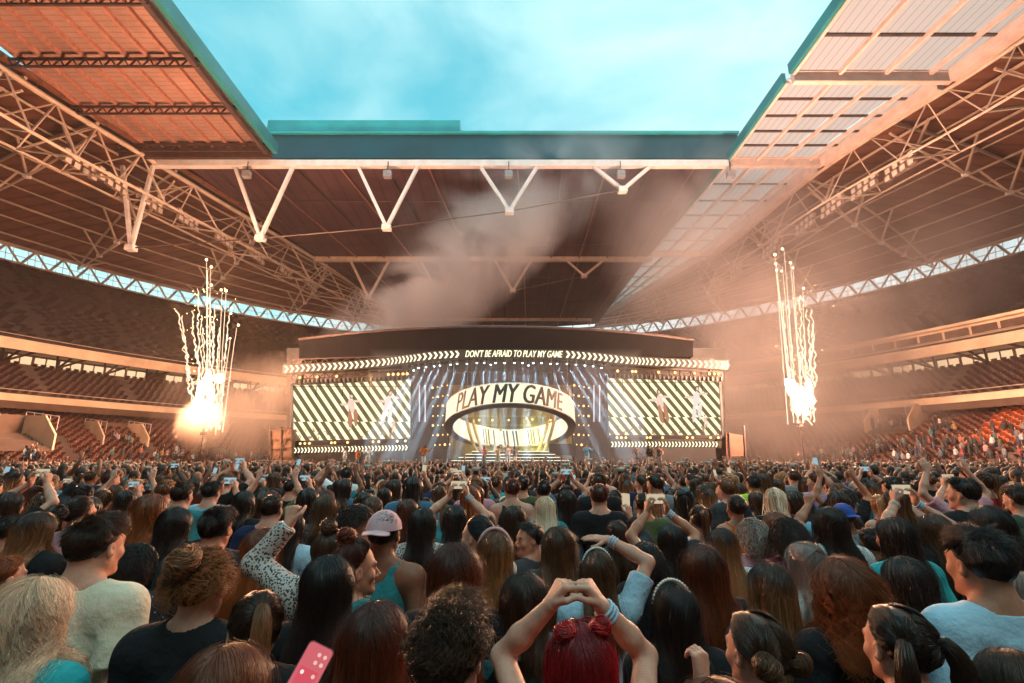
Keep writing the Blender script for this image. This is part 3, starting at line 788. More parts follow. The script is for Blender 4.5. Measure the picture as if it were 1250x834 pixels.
for (px, py) in ((590, 497), (601, 513), (611, 498), (621, 513), (632, 496), (650, 512), (660, 498), (672, 513), (585, 513), (643, 511), (597, 486), (650, 486)): lampat(it, px, py, 54, .11, None, False)
for k in range(5):
    b = MB(); z = .62 + .0; w = 5.9-k*.55; b.box((HC[0], 48.2+k*.85/2, FZ+.14+k*.28), (2*w, 6.0-k*.85, .26)); b.build('step', mat('step_dark', (.05, .05, .05), .5) if k == 0 else bpy.data.materials['step_dark'], it)
    b = MB(); b.box((HC[0], 45.19+k*.85, FZ+.25+k*.28), (2*w, .05, .07)); b.build('step_light', emit('step_glow', (.9, .85, .6), .8) if k == 0 else bpy.data.materials['step_glow'], it)
b = MB(); b.box(on_y(686, 549, 50), (2.6, 1.0, 1.1)); b.box(on_y(686, 545, 50), (1.4, .8, .3)); b.build('keyboard_stand', M_stage, it)
# drum kit on the riser
dk = thing('drum_kit', 'small drum kit on the riser inside the halo', 'drum kit', on_y(606, 552, 51.5))
c = on_y(606, 552, 51.5)
b = MB(); b.tube([c+[0, -.25, .3], c+[0, .25, .3]], .32, 14); b.build('bass_drum', M_steelw, dk)
for sg in (-.45, .45): b = MB(); b.lathe(c+[sg, -.1, .55], [(0, 0), (.2, 0), (.2, .22), (0, .22)], 12); b.build('tom', M_steeld, dk)
for sg in (-.75, .75): b = MB(); b.lathe(c+[sg, 0, 1.1], [(.0, .03), (.28, 0), (.0, .0)], 12); b.tube([c+[sg, 0, -.1], c+[sg, 0, 1.1]], .02, 5); b.build('cymbal', M_gold, dk)
# lamp columns beside the halo
for sg, x0, lab in ((-1, 540, 'left'), (1, 707, 'right')):
    t = thing('lamp_ladder', f'ladder of warm lamp bars curving beside the {lab} end of the halo', 'lamps', on_y(x0, 560, 52), 'lamp ladders beside the halo')
    for k, py in enumerate((472, 484, 495.5, 507.5, 519, 531, 543)):
        cx = x0 - sg*(-3 if k in (0,) else 0) + sg*(2.5 if 0 < k < 6 else 0)
        b = MB(); b.bar(on_y(cx-11, py+sg*2*(1 if k < 2 else .4)*-1, 52.2), on_y(cx+11, py+sg*2*(1 if k < 2 else .4), 52.2), .18); b.build('bar', M_stage, t)
        for q in range(4):
            lampat(t, cx-9+q*6, py + sg*(q-1.5)*1.0*(1 if k < 2 else .3), 52, (.07 if (q*3+k) % 4 else .115), None, False)
# scaffold at the far left of the stage
t = thing('scaffold_tower', 'orange lit scaffold block at the left end of the stage', 'scaffold', on_y(343, 568, 49))
P = [on_y(x, y, 49) for x, y in ((330, 526), (356, 524), (356, 569), (331, 569))]
b = MB(); b.prism(P[::-1], (0, 2, 0)); b.build('cover', mat('plywood', (.20, .105, .06), .7, .4, 2.0), t)
b = MB()
for f in (0, .5, 1): b.bar(P[3]+(P[2]-P[3])*f+[0, -.1, 0], P[0]+(P[1]-P[0])*f+[0, -.1, .3], .09)
for f in (.25, .5, .75, 1): b.bar(P[3]+(P[0]-P[3])*f+[0, -.1, 0], P[2]+(P[1]-P[2])*f+[0, -.1, 0], .07)
b.bar(P[3]+[0, -.12, 0], P[1]+[0, -.12, 0], .06); b.build('pole_frame', M_brown, t)
t = thing('cargo_container', 'plain reddish container block at the right end of the stage', 'container', on_y(904, 556, 50))
P = [on_y(x, y, 50) for x, y in ((886, 528), (909, 532), (909, 557), (887, 557))]
b = MB(); b.prism(P[::-1], (0, 2.4, 0)); b.build('body', mat('rust_paint', (.16, .065, .04), .6, .3, 1.0), t)
b = MB(); b.bar(P[0]+[.3, -.1, 0], P[3]+[.3, -.1, -1], .14); b.bar(P[1]+[0, -.1, 1.0], P[2]+[0, -.1, -1], .14); b.build('post', M_steeld, t)
# moving head beams: lamps along a curved bar, with real spot lamps
bt = thing('beam_light_bar', 'curved bar of cool white beam lights above the halo ring', 'stage lights', on_y(620, 447, 47.6))
pts = [on_y(px, 443 + ((px-618)/115)**2*9 - 1.5, 47.7) for px in np.linspace(500, 738, 24)]
b = MB(); b.tube(np.array(pts)+[0, .1, .35], .09, 6); b.build('bar', M_stage, bt)
BEAMS = [(505, 452, 470, 505), (511, 449, 480, 505), (520, 448, 492, 510), (530, 447, 495, 520), (537, 446, 505, 520), (550, 445, 500, 555), (558, 444, 535, 520), (570, 444, 553, 520),
         (582, 443, 566, 520), (591, 443, 588, 520), (599, 445, 594, 500), (605, 443, 604, 520), (616, 443, 615, 520), (628, 443, 627, 520), (638, 443, 642, 520), (645, 446, 645, 500), (651, 443, 662, 520),
         (661, 443, 682, 520), (672, 444, 700, 520), (680, 444, 712, 515), (692, 444, 738, 520), (703, 445, 745, 515), (714, 446, 760, 515), (724, 447, 770, 510), (734, 449, 785, 515)]
def spot(nm, c, tgt, en, ang, colr):
    ld = bpy.data.lights.new(nm, 'SPOT'); ld.energy = en; ld.spot_size = R(ang); ld.spot_blend = .35; ld.color = colr; ld.shadow_soft_size = .1
    o = bpy.data.objects.new(nm, ld); COL.objects.link(o); o.location = c
    d = Vector(tgt) - Vector(c); o.rotation_euler = d.to_track_quat('-Z', 'Y').to_euler(); return o
for i, (px, py, qx, qy) in enumerate(BEAMS):
    c = on_y(px, py, 47.6)
    b = MB(); b.lathe(c+[0, 0, 0], [(.0, .42), (.1, .4), (.13, .1), (.17, -.02)], 8); b.build('lamp_body', M_stage, bt)
    b = MB(); b.sphere(c, .085, 8, 6); b.build('lens', M_lampc, bt)
    spot('stage_beam', c+[0, -.1, -.12], on_y(qx, qy, 46.8), BEAM_W, 6.5, (.50, .80, 1.0))
spot('stage_wash', on_y(632, 472, 53), on_y(655, 560, 51), BEAM_W*.6, 26, (1.0, .85, .25))
spot('stage_wash', on_y(590, 470, 53), on_y(600, 560, 51), BEAM_W*.16, 44, (1.0, .75, .2))
spot('stage_wash', on_y(668, 470, 53), on_y(650, 560, 51), BEAM_W*.16, 44, (1.0, .80, .2))

# the warm lamp rows beside the screens shine out over the audience
for px, py in ((375, 462), (445, 461), (800, 456), (866, 459)):
    spot('audience_lamp', on_y(px, py+1.5, 47.9), (on_y(px, py, 48.9)[0]*.6, 4, 1.5), LAMP_W, 70, (1.0, .55, .22))
# ================================================================== people
def axis(lo, hi, coarse, fine=()):
    out = [lo]; x = lo
    while x < hi:
        h = coarse
        for a, b_, f in fine:
            if a-1e-9 <= x < b_: h = min(h, f)
            elif a > x: h = min(h, max(a-x, f)) if a-x < coarse else h
        x += h; out.append(x)
    return np.array(out)
class Field:
    """signed distances on an uneven grid, joined smoothly, skinned in one piece"""
    def __init__(s, xs, ys, zs):
        s.x, s.y, s.z = xs, ys, zs; s.D = np.full((len(xs), len(ys), len(zs)), 1.0, np.float32)
    def sub(s, lo, hi):
        i = [np.searchsorted(a, l) for a, l in zip((s.x, s.y, s.z), lo)]; j = [np.searchsorted(a, h) for a, h in zip((s.x, s.y, s.z), hi)]
        sl = tuple(slice(max(0, a-1), b_+1) for a, b_ in zip(i, j))
        return sl, s.x[sl[0]][:, None, None], s.y[sl[1]][None, :, None], s.z[sl[2]][None, None, :]
    def join(s, sl, d, k):
        o = s.D[sl]
        if k > 0:
            h = np.maximum(k - np.abs(o-d), 0)/k; s.D[sl] = np.minimum(o, d) - h*h*k*.25
        else: s.D[sl] = np.minimum(o, d)
    def cone(s, a, b, ra, rb, k=.02, cut=None, grow=0):
        a, b = np.array(a, float), np.array(b, float); m = max(ra, rb)+k+.03
        sl, X, Y, Z = s.sub(np.minimum(a, b)-m, np.maximum(a, b)+m)
        if s.D[sl].size == 0: return
        d = b-a; L2 = d@d+1e-12
        t = np.clip(((X-a[0])*d[0]+(Y-a[1])*d[1]+(Z-a[2])*d[2])/L2, 0, 1)
        q = np.sqrt((X-a[0]-t*d[0])**2+(Y-a[1]-t*d[1])**2+(Z-a[2]-t*d[2])**2) - (ra+(rb-ra)*t)
        if cut is not None:
            L = math.sqrt(L2); q = np.maximum(q, ((X-a[0])*d[0]+(Y-a[1])*d[1]+(Z-a[2])*d[2])/L - cut*L)
        s.join(sl, q, k)
    def ball(s, c, r, k=.02, M=None, neg=False):
        c = np.array(c, float); r = np.broadcast_to(np.array(r, float), (3,)); m = r.max()+k+.03
        sl, X, Y, Z = s.sub(c-m, c+m)
        if s.D[sl].size == 0: return
        x, y, z = X-c[0], Y-c[1], Z-c[2]
        if M is not None:
            x, y, z = M[0, 0]*x+M[1, 0]*y+M[2, 0]*z, M[0, 1]*x+M[1, 1]*y+M[2, 1]*z, M[0, 2]*x+M[1, 2]*y+M[2, 2]*z
        q = np.sqrt((x/r[0])**2+(y/r[1])**2+(z/r[2])**2)
        g = np.sqrt((x/r[0]**2)**2+(y/r[1]**2)**2+(z/r[2]**2)**2)+1e-6
        d = q*(q-1)/g
        d = np.where(q < .05, -r.min(), d)
        if neg:
            o = s.D[sl]; d = -d; h = np.maximum(k-np.abs(o-d), 0)/k; s.D[sl] = np.maximum(o, d)+h*h*k*.25
        else: s.join(sl, d, k)
    def skin(s):
        D, x, y, z = s.D, s.x, s.y, s.z; I = D < 0
        c = [(a, b_, e) for a in (0, 1) for b_ in (0, 1) for e in (0, 1)]
        n = [q-1 for q in D.shape]
        cor = [I[a:a+n[0], b_:b_+n[1], e:e+n[2]] for a, b_, e in c]
        sm = sum(q.astype(np.int8) for q in cor); ci = np.nonzero((sm > 0) & (sm < 8))
        idx = np.full(n, -1, np.int64); idx[ci] = np.arange(len(ci[0]))
        P = np.zeros((len(ci[0]), 3)); W = np.zeros(len(ci[0]))
        for p in range(8):
            for q in range(p+1, 8):
                if sum(abs(u-v) for u, v in zip(c[p], c[q])) != 1: continue
                va = D[ci[0]+c[p][0], ci[1]+c[p][1], ci[2]+c[p][2]]; vb = D[ci[0]+c[q][0], ci[1]+c[q][1], ci[2]+c[q][2]]
                m = (va < 0) != (vb < 0); t = np.where(m, va/(va-vb+1e-20), 0)
                pa = np.stack([x[ci[0]+c[p][0]], y[ci[1]+c[p][1]], z[ci[2]+c[p][2]]], 1); pb = np.stack([x[ci[0]+c[q][0]], y[ci[1]+c[q][1]], z[ci[2]+c[q][2]]], 1)
                P[m] += (pa+(pb-pa)*t[:, None])[m]; W[m] += 1
        P /= np.maximum(W, 1)[:, None]
        Q = []
        for ax in range(3):
            o1, o2 = [(1, 2), (2, 0), (0, 1)][ax]
            sa = [slice(None)]*3; sb = [slice(None)]*3; sa[ax] = slice(0, -1); sb[ax] = slice(1, None)
            A, B = I[tuple(sa)], I[tuple(sb)]
            e = np.nonzero(A != B); inn = A[e]
            e = np.array(e); ok = (e[o1] > 0) & (e[o2] > 0) & (e[o1] < n[o1]) & (e[o2] < n[o2]); e = e[:, ok]; inn = inn[ok]
            def cell(d1, d2):
                f = e.copy(); f[o1] += d1; f[o2] += d2; return idx[f[0], f[1], f[2]]
            q = np.stack([cell(-1, -1), cell(0, -1), cell(0, 0), cell(-1, 0)], 1)
            q[~inn] = q[~inn][:, ::-1]; Q.append(q)
        Q = np.vstack(Q); Q = Q[(Q >= 0).all(1)]
        return P, Q
H0 = np.array([0, .02, 1.578])                       # middle of the head of a 1.70 m person
NECK = np.array([0, -.005, 1.47])
def rotm(yaw=0, pitch=0, roll=0):
    cy_, sy = math.cos(yaw), math.sin(yaw); cp, sp_ = math.cos(pitch), math.sin(pitch); cr, sr = math.cos(roll), math.sin(roll)
    return np.array([[cy_, -sy, 0], [sy, cy_, 0], [0, 0, 1]]) @ np.array([[1, 0, 0], [0, cp, -sp_], [0, sp_, cp]]) @ np.array([[cr, 0, sr], [0, 1, 0], [-sr, 0, cr]])
REST = dict(e=(.235, -.035, 1.10), w=(.215, .07, .875), u=(-.05, .25, -1), n=(-1, 0, 0), f='soft')
def arm(e, w, u, n, f='soft'): return dict(e=e, w=w, u=u, n=n, f=f)
POSES = {
 'stand': (REST, REST),
 'phone': (arm((.25, .15, 1.33), (.085, .33, 1.585), (-.1, .12, 1), (-1, .1, .2), 'hold'),)*2,
 'phone_high': (arm((.26, .10, 1.52), (.085, .24, 1.76), (-.1, .1, 1), (-1, .1, .2), 'hold'),)*2,
 'phone_one': (arm((.27, .13, 1.45), (.19, .28, 1.70), (-.1, .1, 1), (-.6, .8, 0), 'hold'), REST),
 'fist': (REST, arm((.30, .05, 1.47), (.24, .10, 1.73), (-.05, .1, 1), (-.3, 1, 0), 'fist')),
 'arms_up': (arm((.28, .04, 1.56), (.22, .10, 1.83), (0, .1, 1), (-.2, 1, 0), 'soft'),)*2,
 'over': (arm((.30, .06, 1.60), (.10, .17, 1.735), (-1, .1, .12), (0, .25, -1), 'flat'), REST),
 'heart': (arm((.26, .22, 1.51), (.09, .14, 1.71), (-.50, -.05, .80), (-.6, .3, -.6), 'curl'),)*2,
 'chest': (arm((.235, -.02, 1.12), (.10, .21, 1.26), (-.6, .4, .7), (-.6, -.6, 0), 'soft'),)*2,
 'face': (REST, arm((.22, .13, 1.16), (.115, .21, 1.42), (-.1, .15, 1), (.4, .9, 0), 'curl')),
 'dance': (arm((.36, .02, 1.22), (.44, .10, 1.44), (.2, .2, 1), (0, 1, 0), 'soft'), arm((.34, -.03, 1.18), (.28, .12, 1.0), (-.3, .6, -.4), (-1, 0, 0), 'soft')),
 'mic': (arm((.28, .12, 1.20), (.08, .20, 1.46), (-.5, .3, .7), (-.5, .5, -.3), 'fist'), arm((.38, .0, 1.25), (.55, .05, 1.40), (.8, .1, .5), (0, 1, 0), 'soft')),
}
FING = {'soft': (14, 24, 14), 'hold': (38, 52, 25), 'fist': (82, 98, 55), 'flat': (4, 8, 5), 'curl': (58, 62, 35)}
def unit(v): v = np.array(v, float); return v/np.linalg.norm(v)
def add_hand(F, w, u, n, f, side, grow=0):
    u = unit(u); n = np.array(n, float); n = unit(n - u*(n@u)); s = np.cross(u, n)*side      # s points to the thumb
    bend = FING[f]; k = .006
    offs = (.030, .011, -.009, -.028); lens = (.070, .078, .072, .056)
    for o, L in zip(offs, lens):
        kn = w+u*.088+s*o - u*abs(o-.008)*.25
        F.cone(w+u*.012+s*o*.45, kn, .0175, .0125, .012)
        d = u.copy(); p = kn; a = 0
        for sg, (fr, bd) in enumerate(zip((.45, .31, .24), bend)):
            a += R(bd); d = u*math.cos(a)+n*math.sin(a); d = unit(d+s*o*(1.2 if f in ('flat', 'soft') else .0)); q = p+d*L*fr
            F.cone(p, q, .0098-sg*.0009, .0090-sg*.0010, .003); p = q
    tb = w+u*.028+s*.024; t1 = tb+unit(u*.62+s*.62+n*.30)*.042; F.cone(w+u*.01+s*.008, tb, .016, .014, .012); F.cone(tb, t1, .0135, .011, .006)
    t2 = t1+unit(u*.75+s*(.05 if f in ('fist', 'hold', 'curl') else .35)+n*(.7 if f in ('fist', 'curl') else .3))*.030; F.cone(t1, t2, .011, .0095, .004)
    t3 = t2+unit(u*.75-s*.15+n*(.75 if f in ('fist', 'curl') else .3))*.024; F.cone(t2, t3, .0095, .008, .003)
def arm_joints(pose, sex):
    sh = .185 if sex == 'M' else .165; out = []
    for side, A in ((1, POSES[pose][0]), (-1, POSES[pose][1])):
        m = np.array([side, 1, 1]); e = np.array(A['e'])*m; w = np.array(A['w'])*m
        if A is REST: e = e+[side*(sh-.185), 0, 0]; w = w+[side*(sh-.185), 0, 0]
        S = np.array([side*sh, -.01, 1.365 + (.03 if e[2] > 1.42 else 0)])
        # keep both bones to a human length
        for _ in range(3):
            e = S+unit(e-S)*.285; e = w+unit(e-w)*.255; 
        e = S+unit(e-S)*.285; w = e+unit(w-e)*.255
        out.append((side, S, e, w, np.array(A['u'])*m, np.array(A['n'])*m, A['f']))
    return out
def field_for(pose, lod, sex, hands=True, zlo=-.02):
    J = arm_joints(pose, sex)
    lod = max(lod, 0); hf = {0: .0048, 1: .010, 2: .016}[lod]; tc = {0: .016, 1: .022, 2: .03}[lod]; ff = {0: .0038, 1: .008, 2: .014}[lod]
    bx = [(-.10, .10, hf)]; by = [(-.12, .155, hf)]; bz = [(1.43, 1.71, hf), (.9, 1.43, tc*.8)]
    for side, S, e, w, u, n, f in J:
        if w[2] < 1.0 or not hands: 
            continue
        c = w+unit(u)*.07
        bx.append((c[0]-.085, c[0]+.085, ff)); by.append((c[1]-.085, c[1]+.085, ff)); bz.append((c[2]-.105, c[2]+.105, ff))
    top = max(1.74, max(q[3][2] for q in J)+.24); wx = max(.36, max(abs(q[2][0]) for q in J)+.1, max(abs(q[3][0]) for q in J)+.25)
    return Field(axis(-wx, wx, tc, bx), axis(-.30, .55, tc, by), axis(zlo, top, tc*1.25, bz)), J
def build_body(pose, lod, sex, hm):
    """one continuous skin; hm is the head's rotation"""
    F, J = field_for(pose, lod, sex)
    fm = sex == 'F'; sh = .165 if fm else .185
    # trunk
    F.ball((0, -.002, 1.235), (.145 if fm else .162, .098, .20), .04); F.ball((0, .0, 1.05), (.118 if fm else .138, .088, .16), .05)
    F.ball((0, -.012, .93), (.158 if fm else .155, .112, .13), .05)
    F.cone((-sh*.85, -.012, 1.365), (sh*.85, -.012, 1.365), .055, .055, .05)
    if fm:
        for q in (-1, 1): F.ball((q*.068, .085, 1.22), (.055, .05, .055), .03)
    for q in (-1, 1): F.cone((q*.025, -.02, 1.45), (q*sh*.8, -.012, 1.385), .045, .045, .04)
    nr = .050 if fm else .060
    hc = NECK + hm @ (H0-NECK)
    F.cone((0, -.02, 1.38), NECK, nr+.012, nr, .03); F.cone(NECK, hc+hm @ np.array([0, -.025, -.05]), nr, nr, .02)
    # legs and feet
    for q in (-1, 1):
        F.cone((q*.085, -.005, .88), (q*.095, .015, .49), .082, .055, .04); F.cone((q*.095, .015, .49), (q*.10, -.02, .09), .054, .038, .02)
        F.ball((q*.096, -.015, .36), (.05, .052, .11), .03); F.cone((q*.10, -.045, .045), (q*.115, .15, .03), .042, .030, .03)
    # arms
    for side, S, e, w, u, n, f in J:
        a0, a1, a2 = (.050, .040, .027) if fm else (.058, .046, .031)
        F.cone((side*sh*.8, -.012, 1.36), S, .058, a0, .05); F.cone(S, e, a0, a1*.95, .03); F.cone(e, e+(w-e)*.4, a1*.95, a1, .02); F.cone(e+(w-e)*.4, w, a1, a2, .02)
        add_hand(F, w, u, n, f, side)
    # head
    hp_ = lambda x, y, z: hc + hm @ np.array([x, y, z])
    F.ball(hp_(0, -.014, .026), (.0765, .096, .090), .02, hm); F.ball(hp_(0, .026, -.035), (.060, .064, .086), .03, hm)
    for q in (-1, 1):
        F.cone(hp_(q*.050, .0, -.055), hp_(q*.016, .070, -.100), .020, .016, .025)
        F.ball(hp_(q*.042, .058, -.030), .022, .02)
        F.ball(hp_(q*.031, .1005, -.002), (.016, .013, .010), .010, hm, True)
        F.ball(hp_(q*.031, .0775, -.003), .0118, .003)
        F.ball(hp_(q*.079, -.008, -.012), (.008, .018, .029), .006, hm); F.ball(hp_(q*.0865, -.004, -.006), (.006, .009, .015), .004, hm, True)
        F.ball(hp_(q*.011, .099, -.042), .0085, .006)
    F.ball(hp_(0, .076, -.100), .019, .018); F.cone(hp_(-.034, .078, .020), hp_(.034, .078, .020), .012, .012, .014)
    F.cone(hp_(0, .086, .006), hp_(0, .112, -.034), .0075, .0105, .010)
    F.cone(hp_(-.017, .0845, -.0655), hp_(.017, .0845, -.0655), .0068, .0068, .006); F.cone(hp_(-.014, .083, -.077), hp_(.014, .083, -.077), .0078, .0078, .006)
    P, Q = F.skin()
    L = (P-hc) @ hm
    tone = np.ones((len(P), 3), np.float32)
    def patch(c, r, col):
        m = (np.abs((L-np.array(c))/np.array(r))**2).sum(1) < 1; tone[m] = col
    patch((0, .09, -.071), (.026, .02, .0125), (.80, .42, .42))
    for q in (-1, 1):
        patch((q*.031, .090, -.003), (.0125, .013, .0065), (1.2, 1.25, 1.3)); patch((q*.031, .092, -.003), (.006, .010, .006), (.10, .07, .06))
        patch((q*.033, .088, .021), (.019, .02, .0055), (.30, .22, .18))
    return P, Q, tone
def wrinkle(P, amp, seed):
    r = np.random.default_rng(seed); q = np.zeros(len(P))
    for _ in range(7):
        k = r.normal(size=3)*np.array([16, 16, 9]); ph = r.uniform(0, 6.28)
        q += np.sin(P @ k + ph + 1.5*np.sin(P @ (r.normal(size=3)*9)+ph))/2.2
    return np.sign(q)*np.abs(q)**.8*amp
def build_top(pose, lod, sex, kind):
    """tee, tank, long (jacket or jumper), dress strap top"""
    F, J = field_for(pose, lod, sex, False, .70); fm = sex == 'F'; sh = .165 if fm else .185; g = .014 if kind != 'long' else .022
    F.ball((0, -.002, 1.235), (.145+g+.004 if fm else .162+g, .098+g, .20+g), .04); F.ball((0, .0, 1.04), (.128+g if fm else .142+g, .098+g, .18), .06)
    F.ball((0, -.012, .90), (.176+g, .130+g, .20), .06)
    if fm:
        for q in (-1, 1): F.ball((q*.068, .085, 1.22), (.055+g, .05+g, .055+g), .03)
    if kind != 'tank':
        F.cone((-sh*.85, -.012, 1.365), (sh*.85, -.012, 1.365), .055+g, .055+g, .05)
        for q in (-1, 1): F.cone((q*.03, -.02, 1.43), (q*sh*.8, -.012, 1.385), .043+g, .046+g, .04)
    else:
        for q in (-1, 1): F.cone((q*.085, -.06, 1.28), (q*.088, -.02, 1.415), .05, .034+g, .03); F.cone((q*.085, .05, 1.26), (q*.088, -.01, 1.415), .05, .034+g, .03)
    for side, S, e, w, u, n, f in J:
        a0, a1, a2 = (.050, .040, .027) if fm else (.058, .046, .031)
        if kind == 'tee':
            F.cone((side*sh*.75, -.012, 1.355), S, .062+g, a0+g+.004, .04); F.cone(S, S+(e-S)*.95, a0+g+.004, a0+g+.008, .03, .72)
        elif kind == 'long':
            F.cone((side*sh*.75, -.012, 1.355), S, .062+g, a0+g+.004, .04); F.cone(S, e, a0+g, a1+g, .03); F.cone(e, e+(w-e)*1.02, a1+g, a2+g+.006, .03, .93)
    # hem and neckline
    X, Y, Z = F.x[:, None, None], F.y[None, :, None], F.z[None, None, :]
    F.D = np.maximum(F.D, (.83 - Z) + 0*X + 0*Y)
    nr = .066 if fm else .074
    if kind == 'tank': nr += .022
    nk = np.sqrt((X*.9)**2+((Y+.018)*1.0)**2) - nr - np.clip(Z-1.42, -.08, .2)*.35; nk = np.where(Z < 1.405-.42*Y, 1.0, nk)
    F.D = np.maximum(F.D, -nk) if kind != 'long' else np.maximum(F.D, -(nk+.012))
    P, Q = F.skin()
    return P, Q
def build_trousers(lod):
    xs = axis(-.25, .25, .02); F = Field(xs, axis(-.2, .2, .02), axis(.03, 1.08, .03)); g = .012
    F.ball((0, -.012, .93), (.160+g*.5, .116+g*.5, .14), .05)
    for q in (-1, 1):
        F.cone((q*.085, -.005, .88), (q*.095, .015, .49), .086+g, .062+g, .03); F.cone((q*.095, .015, .49), (q*.10, -.02, .09), .064+g, .056+g, .02); F.ball((q*.096, -.012, .36), (.068, .070, .14), .03)
    return F.skin()
# ---- hair ----------------------------------------------------------
HCEN = np.array([0, -.014, .024]); HRAD = np.array([.0815, .101, .094])
def slerp(a, b, t):
    d = np.clip((a*b).sum(-1, keepdims=True), -1, 1); om = np.arccos(d)+1e-6
    return (np.sin((1-t)*om)*a + np.sin(t*om)*b)/np.sin(om)
def hairline(phi):
    """lowest elevation of hair at azimuth phi from the front (degrees)"""
    return np.interp(np.abs(phi), [0, 35, 60, 82, 95, 110, 135, 180], [47, 45, 32, 8, -4, -22, -42, -50])
def dirs(phi, el):
    phi, el = np.radians(phi), np.radians(el); return np.stack([np.sin(phi)*np.cos(el), np.cos(phi)*np.cos(el), np.sin(el)], -1)
def tubes(P, rad, tone):
    """many tapered three sided locks at once: P (n, m, 3)"""
    n, m, _ = P.shape
    T = np.gradient(P, axis=1); T /= np.linalg.norm(T, axis=2, keepdims=True)+1e-9
    ref = P - np.array([0, -.01, -.02]); A = np.cross(T, ref); A /= np.linalg.norm(A, axis=2, keepdims=True)+1e-9; B = np.cross(T, A)
    an = np.array([0, 2.094, 4.189])
    V = P[:, :, None, :] + rad[:, :, None, None]*(np.cos(an)[None, None, :, None]*A[:, :, None, :] + np.sin(an)[None, None, :, None]*B[:, :, None, :])
    i = np.arange(m-1)[:, None]; j = np.arange(3)[None, :]; k = (j+1) % 3
    q = np.stack([i*3+j, i*3+k, (i+1)*3+k, (i+1)*3+j], -1).reshape(-1, 4)
    Q = (q[None]+(np.arange(n)*m*3)[:, None, None]).reshape(-1, 4)
    return V.reshape(-1, 3), Q, np.repeat(tone.reshape(-1, 3), 3, 0)
def dome(off, n=28, m=9, lift=0):
    ph = np.linspace(-180, 180, n+1); G = []
    for f in np.linspace(0, 1, m):
        el = 90-(90-hairline(ph)+lift)*f; G.append(dirs(ph, el)*(HRAD+off)+HCEN)
    return np.array(G)
def drape(P, t0, L, flare, tuck, front, sex):
    pass
def build_hair(style, lod, seed, length=.30, wave=0.0, freq=3.0, vol=.0, hm=np.eye(3)):
    r = np.random.default_rng(seed)
    n = {-1: 6000, 0: 3200, 1: 1000, 2: 200}[lod]; rad0 = {-1: .00088, 0: .00125, 1: .0024, 2: .0064}[lod]; m = {-1: 12, 0: 11, 1: 8, 2: 6}[lod]
    if wave > .008: m += {-1: 9, 0: 7, 1: 4, 2: 2}[lod]
    VV, QQ, TT = [], [], []; cnt = [0]
    def put(V, Q, T): QQ.append(Q+cnt[0]); VV.append(V); TT.append(T); cnt[0] += len(V)
    def putgrid(G, tv=.15, rv=.25):
        b = MB(); b.grid(G); put(b.v[0], b.q[0], np.tile([tv, rv, 0], (len(b.v[0]), 1)))
    def tones(n, m, t): return np.stack([np.broadcast_to(t, (n, m)), np.broadcast_to(r.uniform(0, 1, n)[:, None], (n, m)), np.broadcast_to(r.uniform(0, 1, n)[:, None], (n, m))], -1)
    po = r.uniform(-.28, .28)
    back_y = lambda z: -.085-.30*np.clip(1.44-z, 0, .16)      # the back of the shoulders in body space
    def clump(n, key, amp):
        """neighbouring locks move together"""
        u = np.floor(key).astype(int); tab = r.normal(size=(4096, 3))*amp; return tab[u % 4096]
    def long_fall(th, side, lam, L, fr, k_in=1.0, noise=1.0, gather=None):
        """locks from a centre parting over the skull and down the back"""
        n = len(th)
        part = np.stack([side*.03+.02*np.sin(th*.07)+po, np.cos(np.radians(th)), np.sin(np.radians(th))], -1); part /= np.linalg.norm(part, axis=1)[:, None]
        f = np.clip((th-46)/92, 0, 1)
        phi = 70+(180-70)*f**.85
        eq = dirs(phi*side, np.full(n, -14.0))
        te = .50
        t = np.linspace(0, 1, m)[None, :, None]
        lam_ = lam[:, None, None]
        ts = lam_ + (1-lam_)*np.clip(t/te, 0, 1)
        D = slerp(part[:, None, :], eq[:, None, :], ts)
        up = np.clip(D[..., 2:3], 0, 1)
        P = D*(HRAD*k_in + vol*(1-.5*up) + .004*ts)+HCEN
        fall = np.clip((t-te)/(1-te), 0, 1)[..., 0]*L[:, None]
        xy = P[:, :, :2]; out = xy/(np.linalg.norm(xy, axis=2, keepdims=True)+1e-6)
        P[:, :, 2] -= fall
        # in under the skull, then out again over the shoulders
        s = np.clip(fall/.10, 0, 1)
        P[:, :, :2] -= out*(s*(1-np.clip((fall-.06)/.25, 0, 1))*.010)[..., None]
        P[:, :, :2] += out*(np.clip(fall-.08, 0, 1)*.05)[..., None]*(1+vol*10)
        wz = P[:, :, 2]+H0[2]; b = np.clip((1.475-wz)/.07, 0, 1)
        yb = back_y(wz)-.022-.004*r.normal(size=(n, 1)); isf = (fr > 0)[:, None]
        tgt = np.where(isf, np.maximum(P[:, :, 1], .095-.02), np.minimum(P[:, :, 1], yb-H0[1]))
        P[:, :, 1] = P[:, :, 1]*(1-b)+tgt*b
        P[:, :, 0] *= 1+np.where(isf, .25, -.06)*b
        key = phi*side*.22+lam*5+500
        c = clump(n, key, 1.0)
        P += c[:, None, :]*(np.clip(t, .08, 1))*.0080*noise + r.normal(size=(n, 1, 3))*.0055*noise*(.25+t)
        c2 = clump(n, phi*side*.05+lam*2+1500, 1.0); P += c2[:, None, :]*np.clip(t-.1, 0, 1)*.011*noise
        if wave > 0:
            ph = (np.floor(key)*2.399 % 6.28)[:, None]+r.normal(size=(n, 1))*.3
            arcl = np.cumsum(np.linalg.norm(np.diff(P, axis=1, prepend=P[:, :1]), axis=2), axis=1)
            A = wave*np.clip((arcl-.05)/.16, 0, 1)
            tang = np.stack([-out[..., 1], out[..., 0], 0*out[..., 0]], -1)
            q = 2*math.pi*freq*arcl/.30+ph
            P += tang*(A*np.sin(q))[..., None]; P[:, :, :2] += out*(A*.7*np.cos(q)+A*.4)[..., None]
        return P
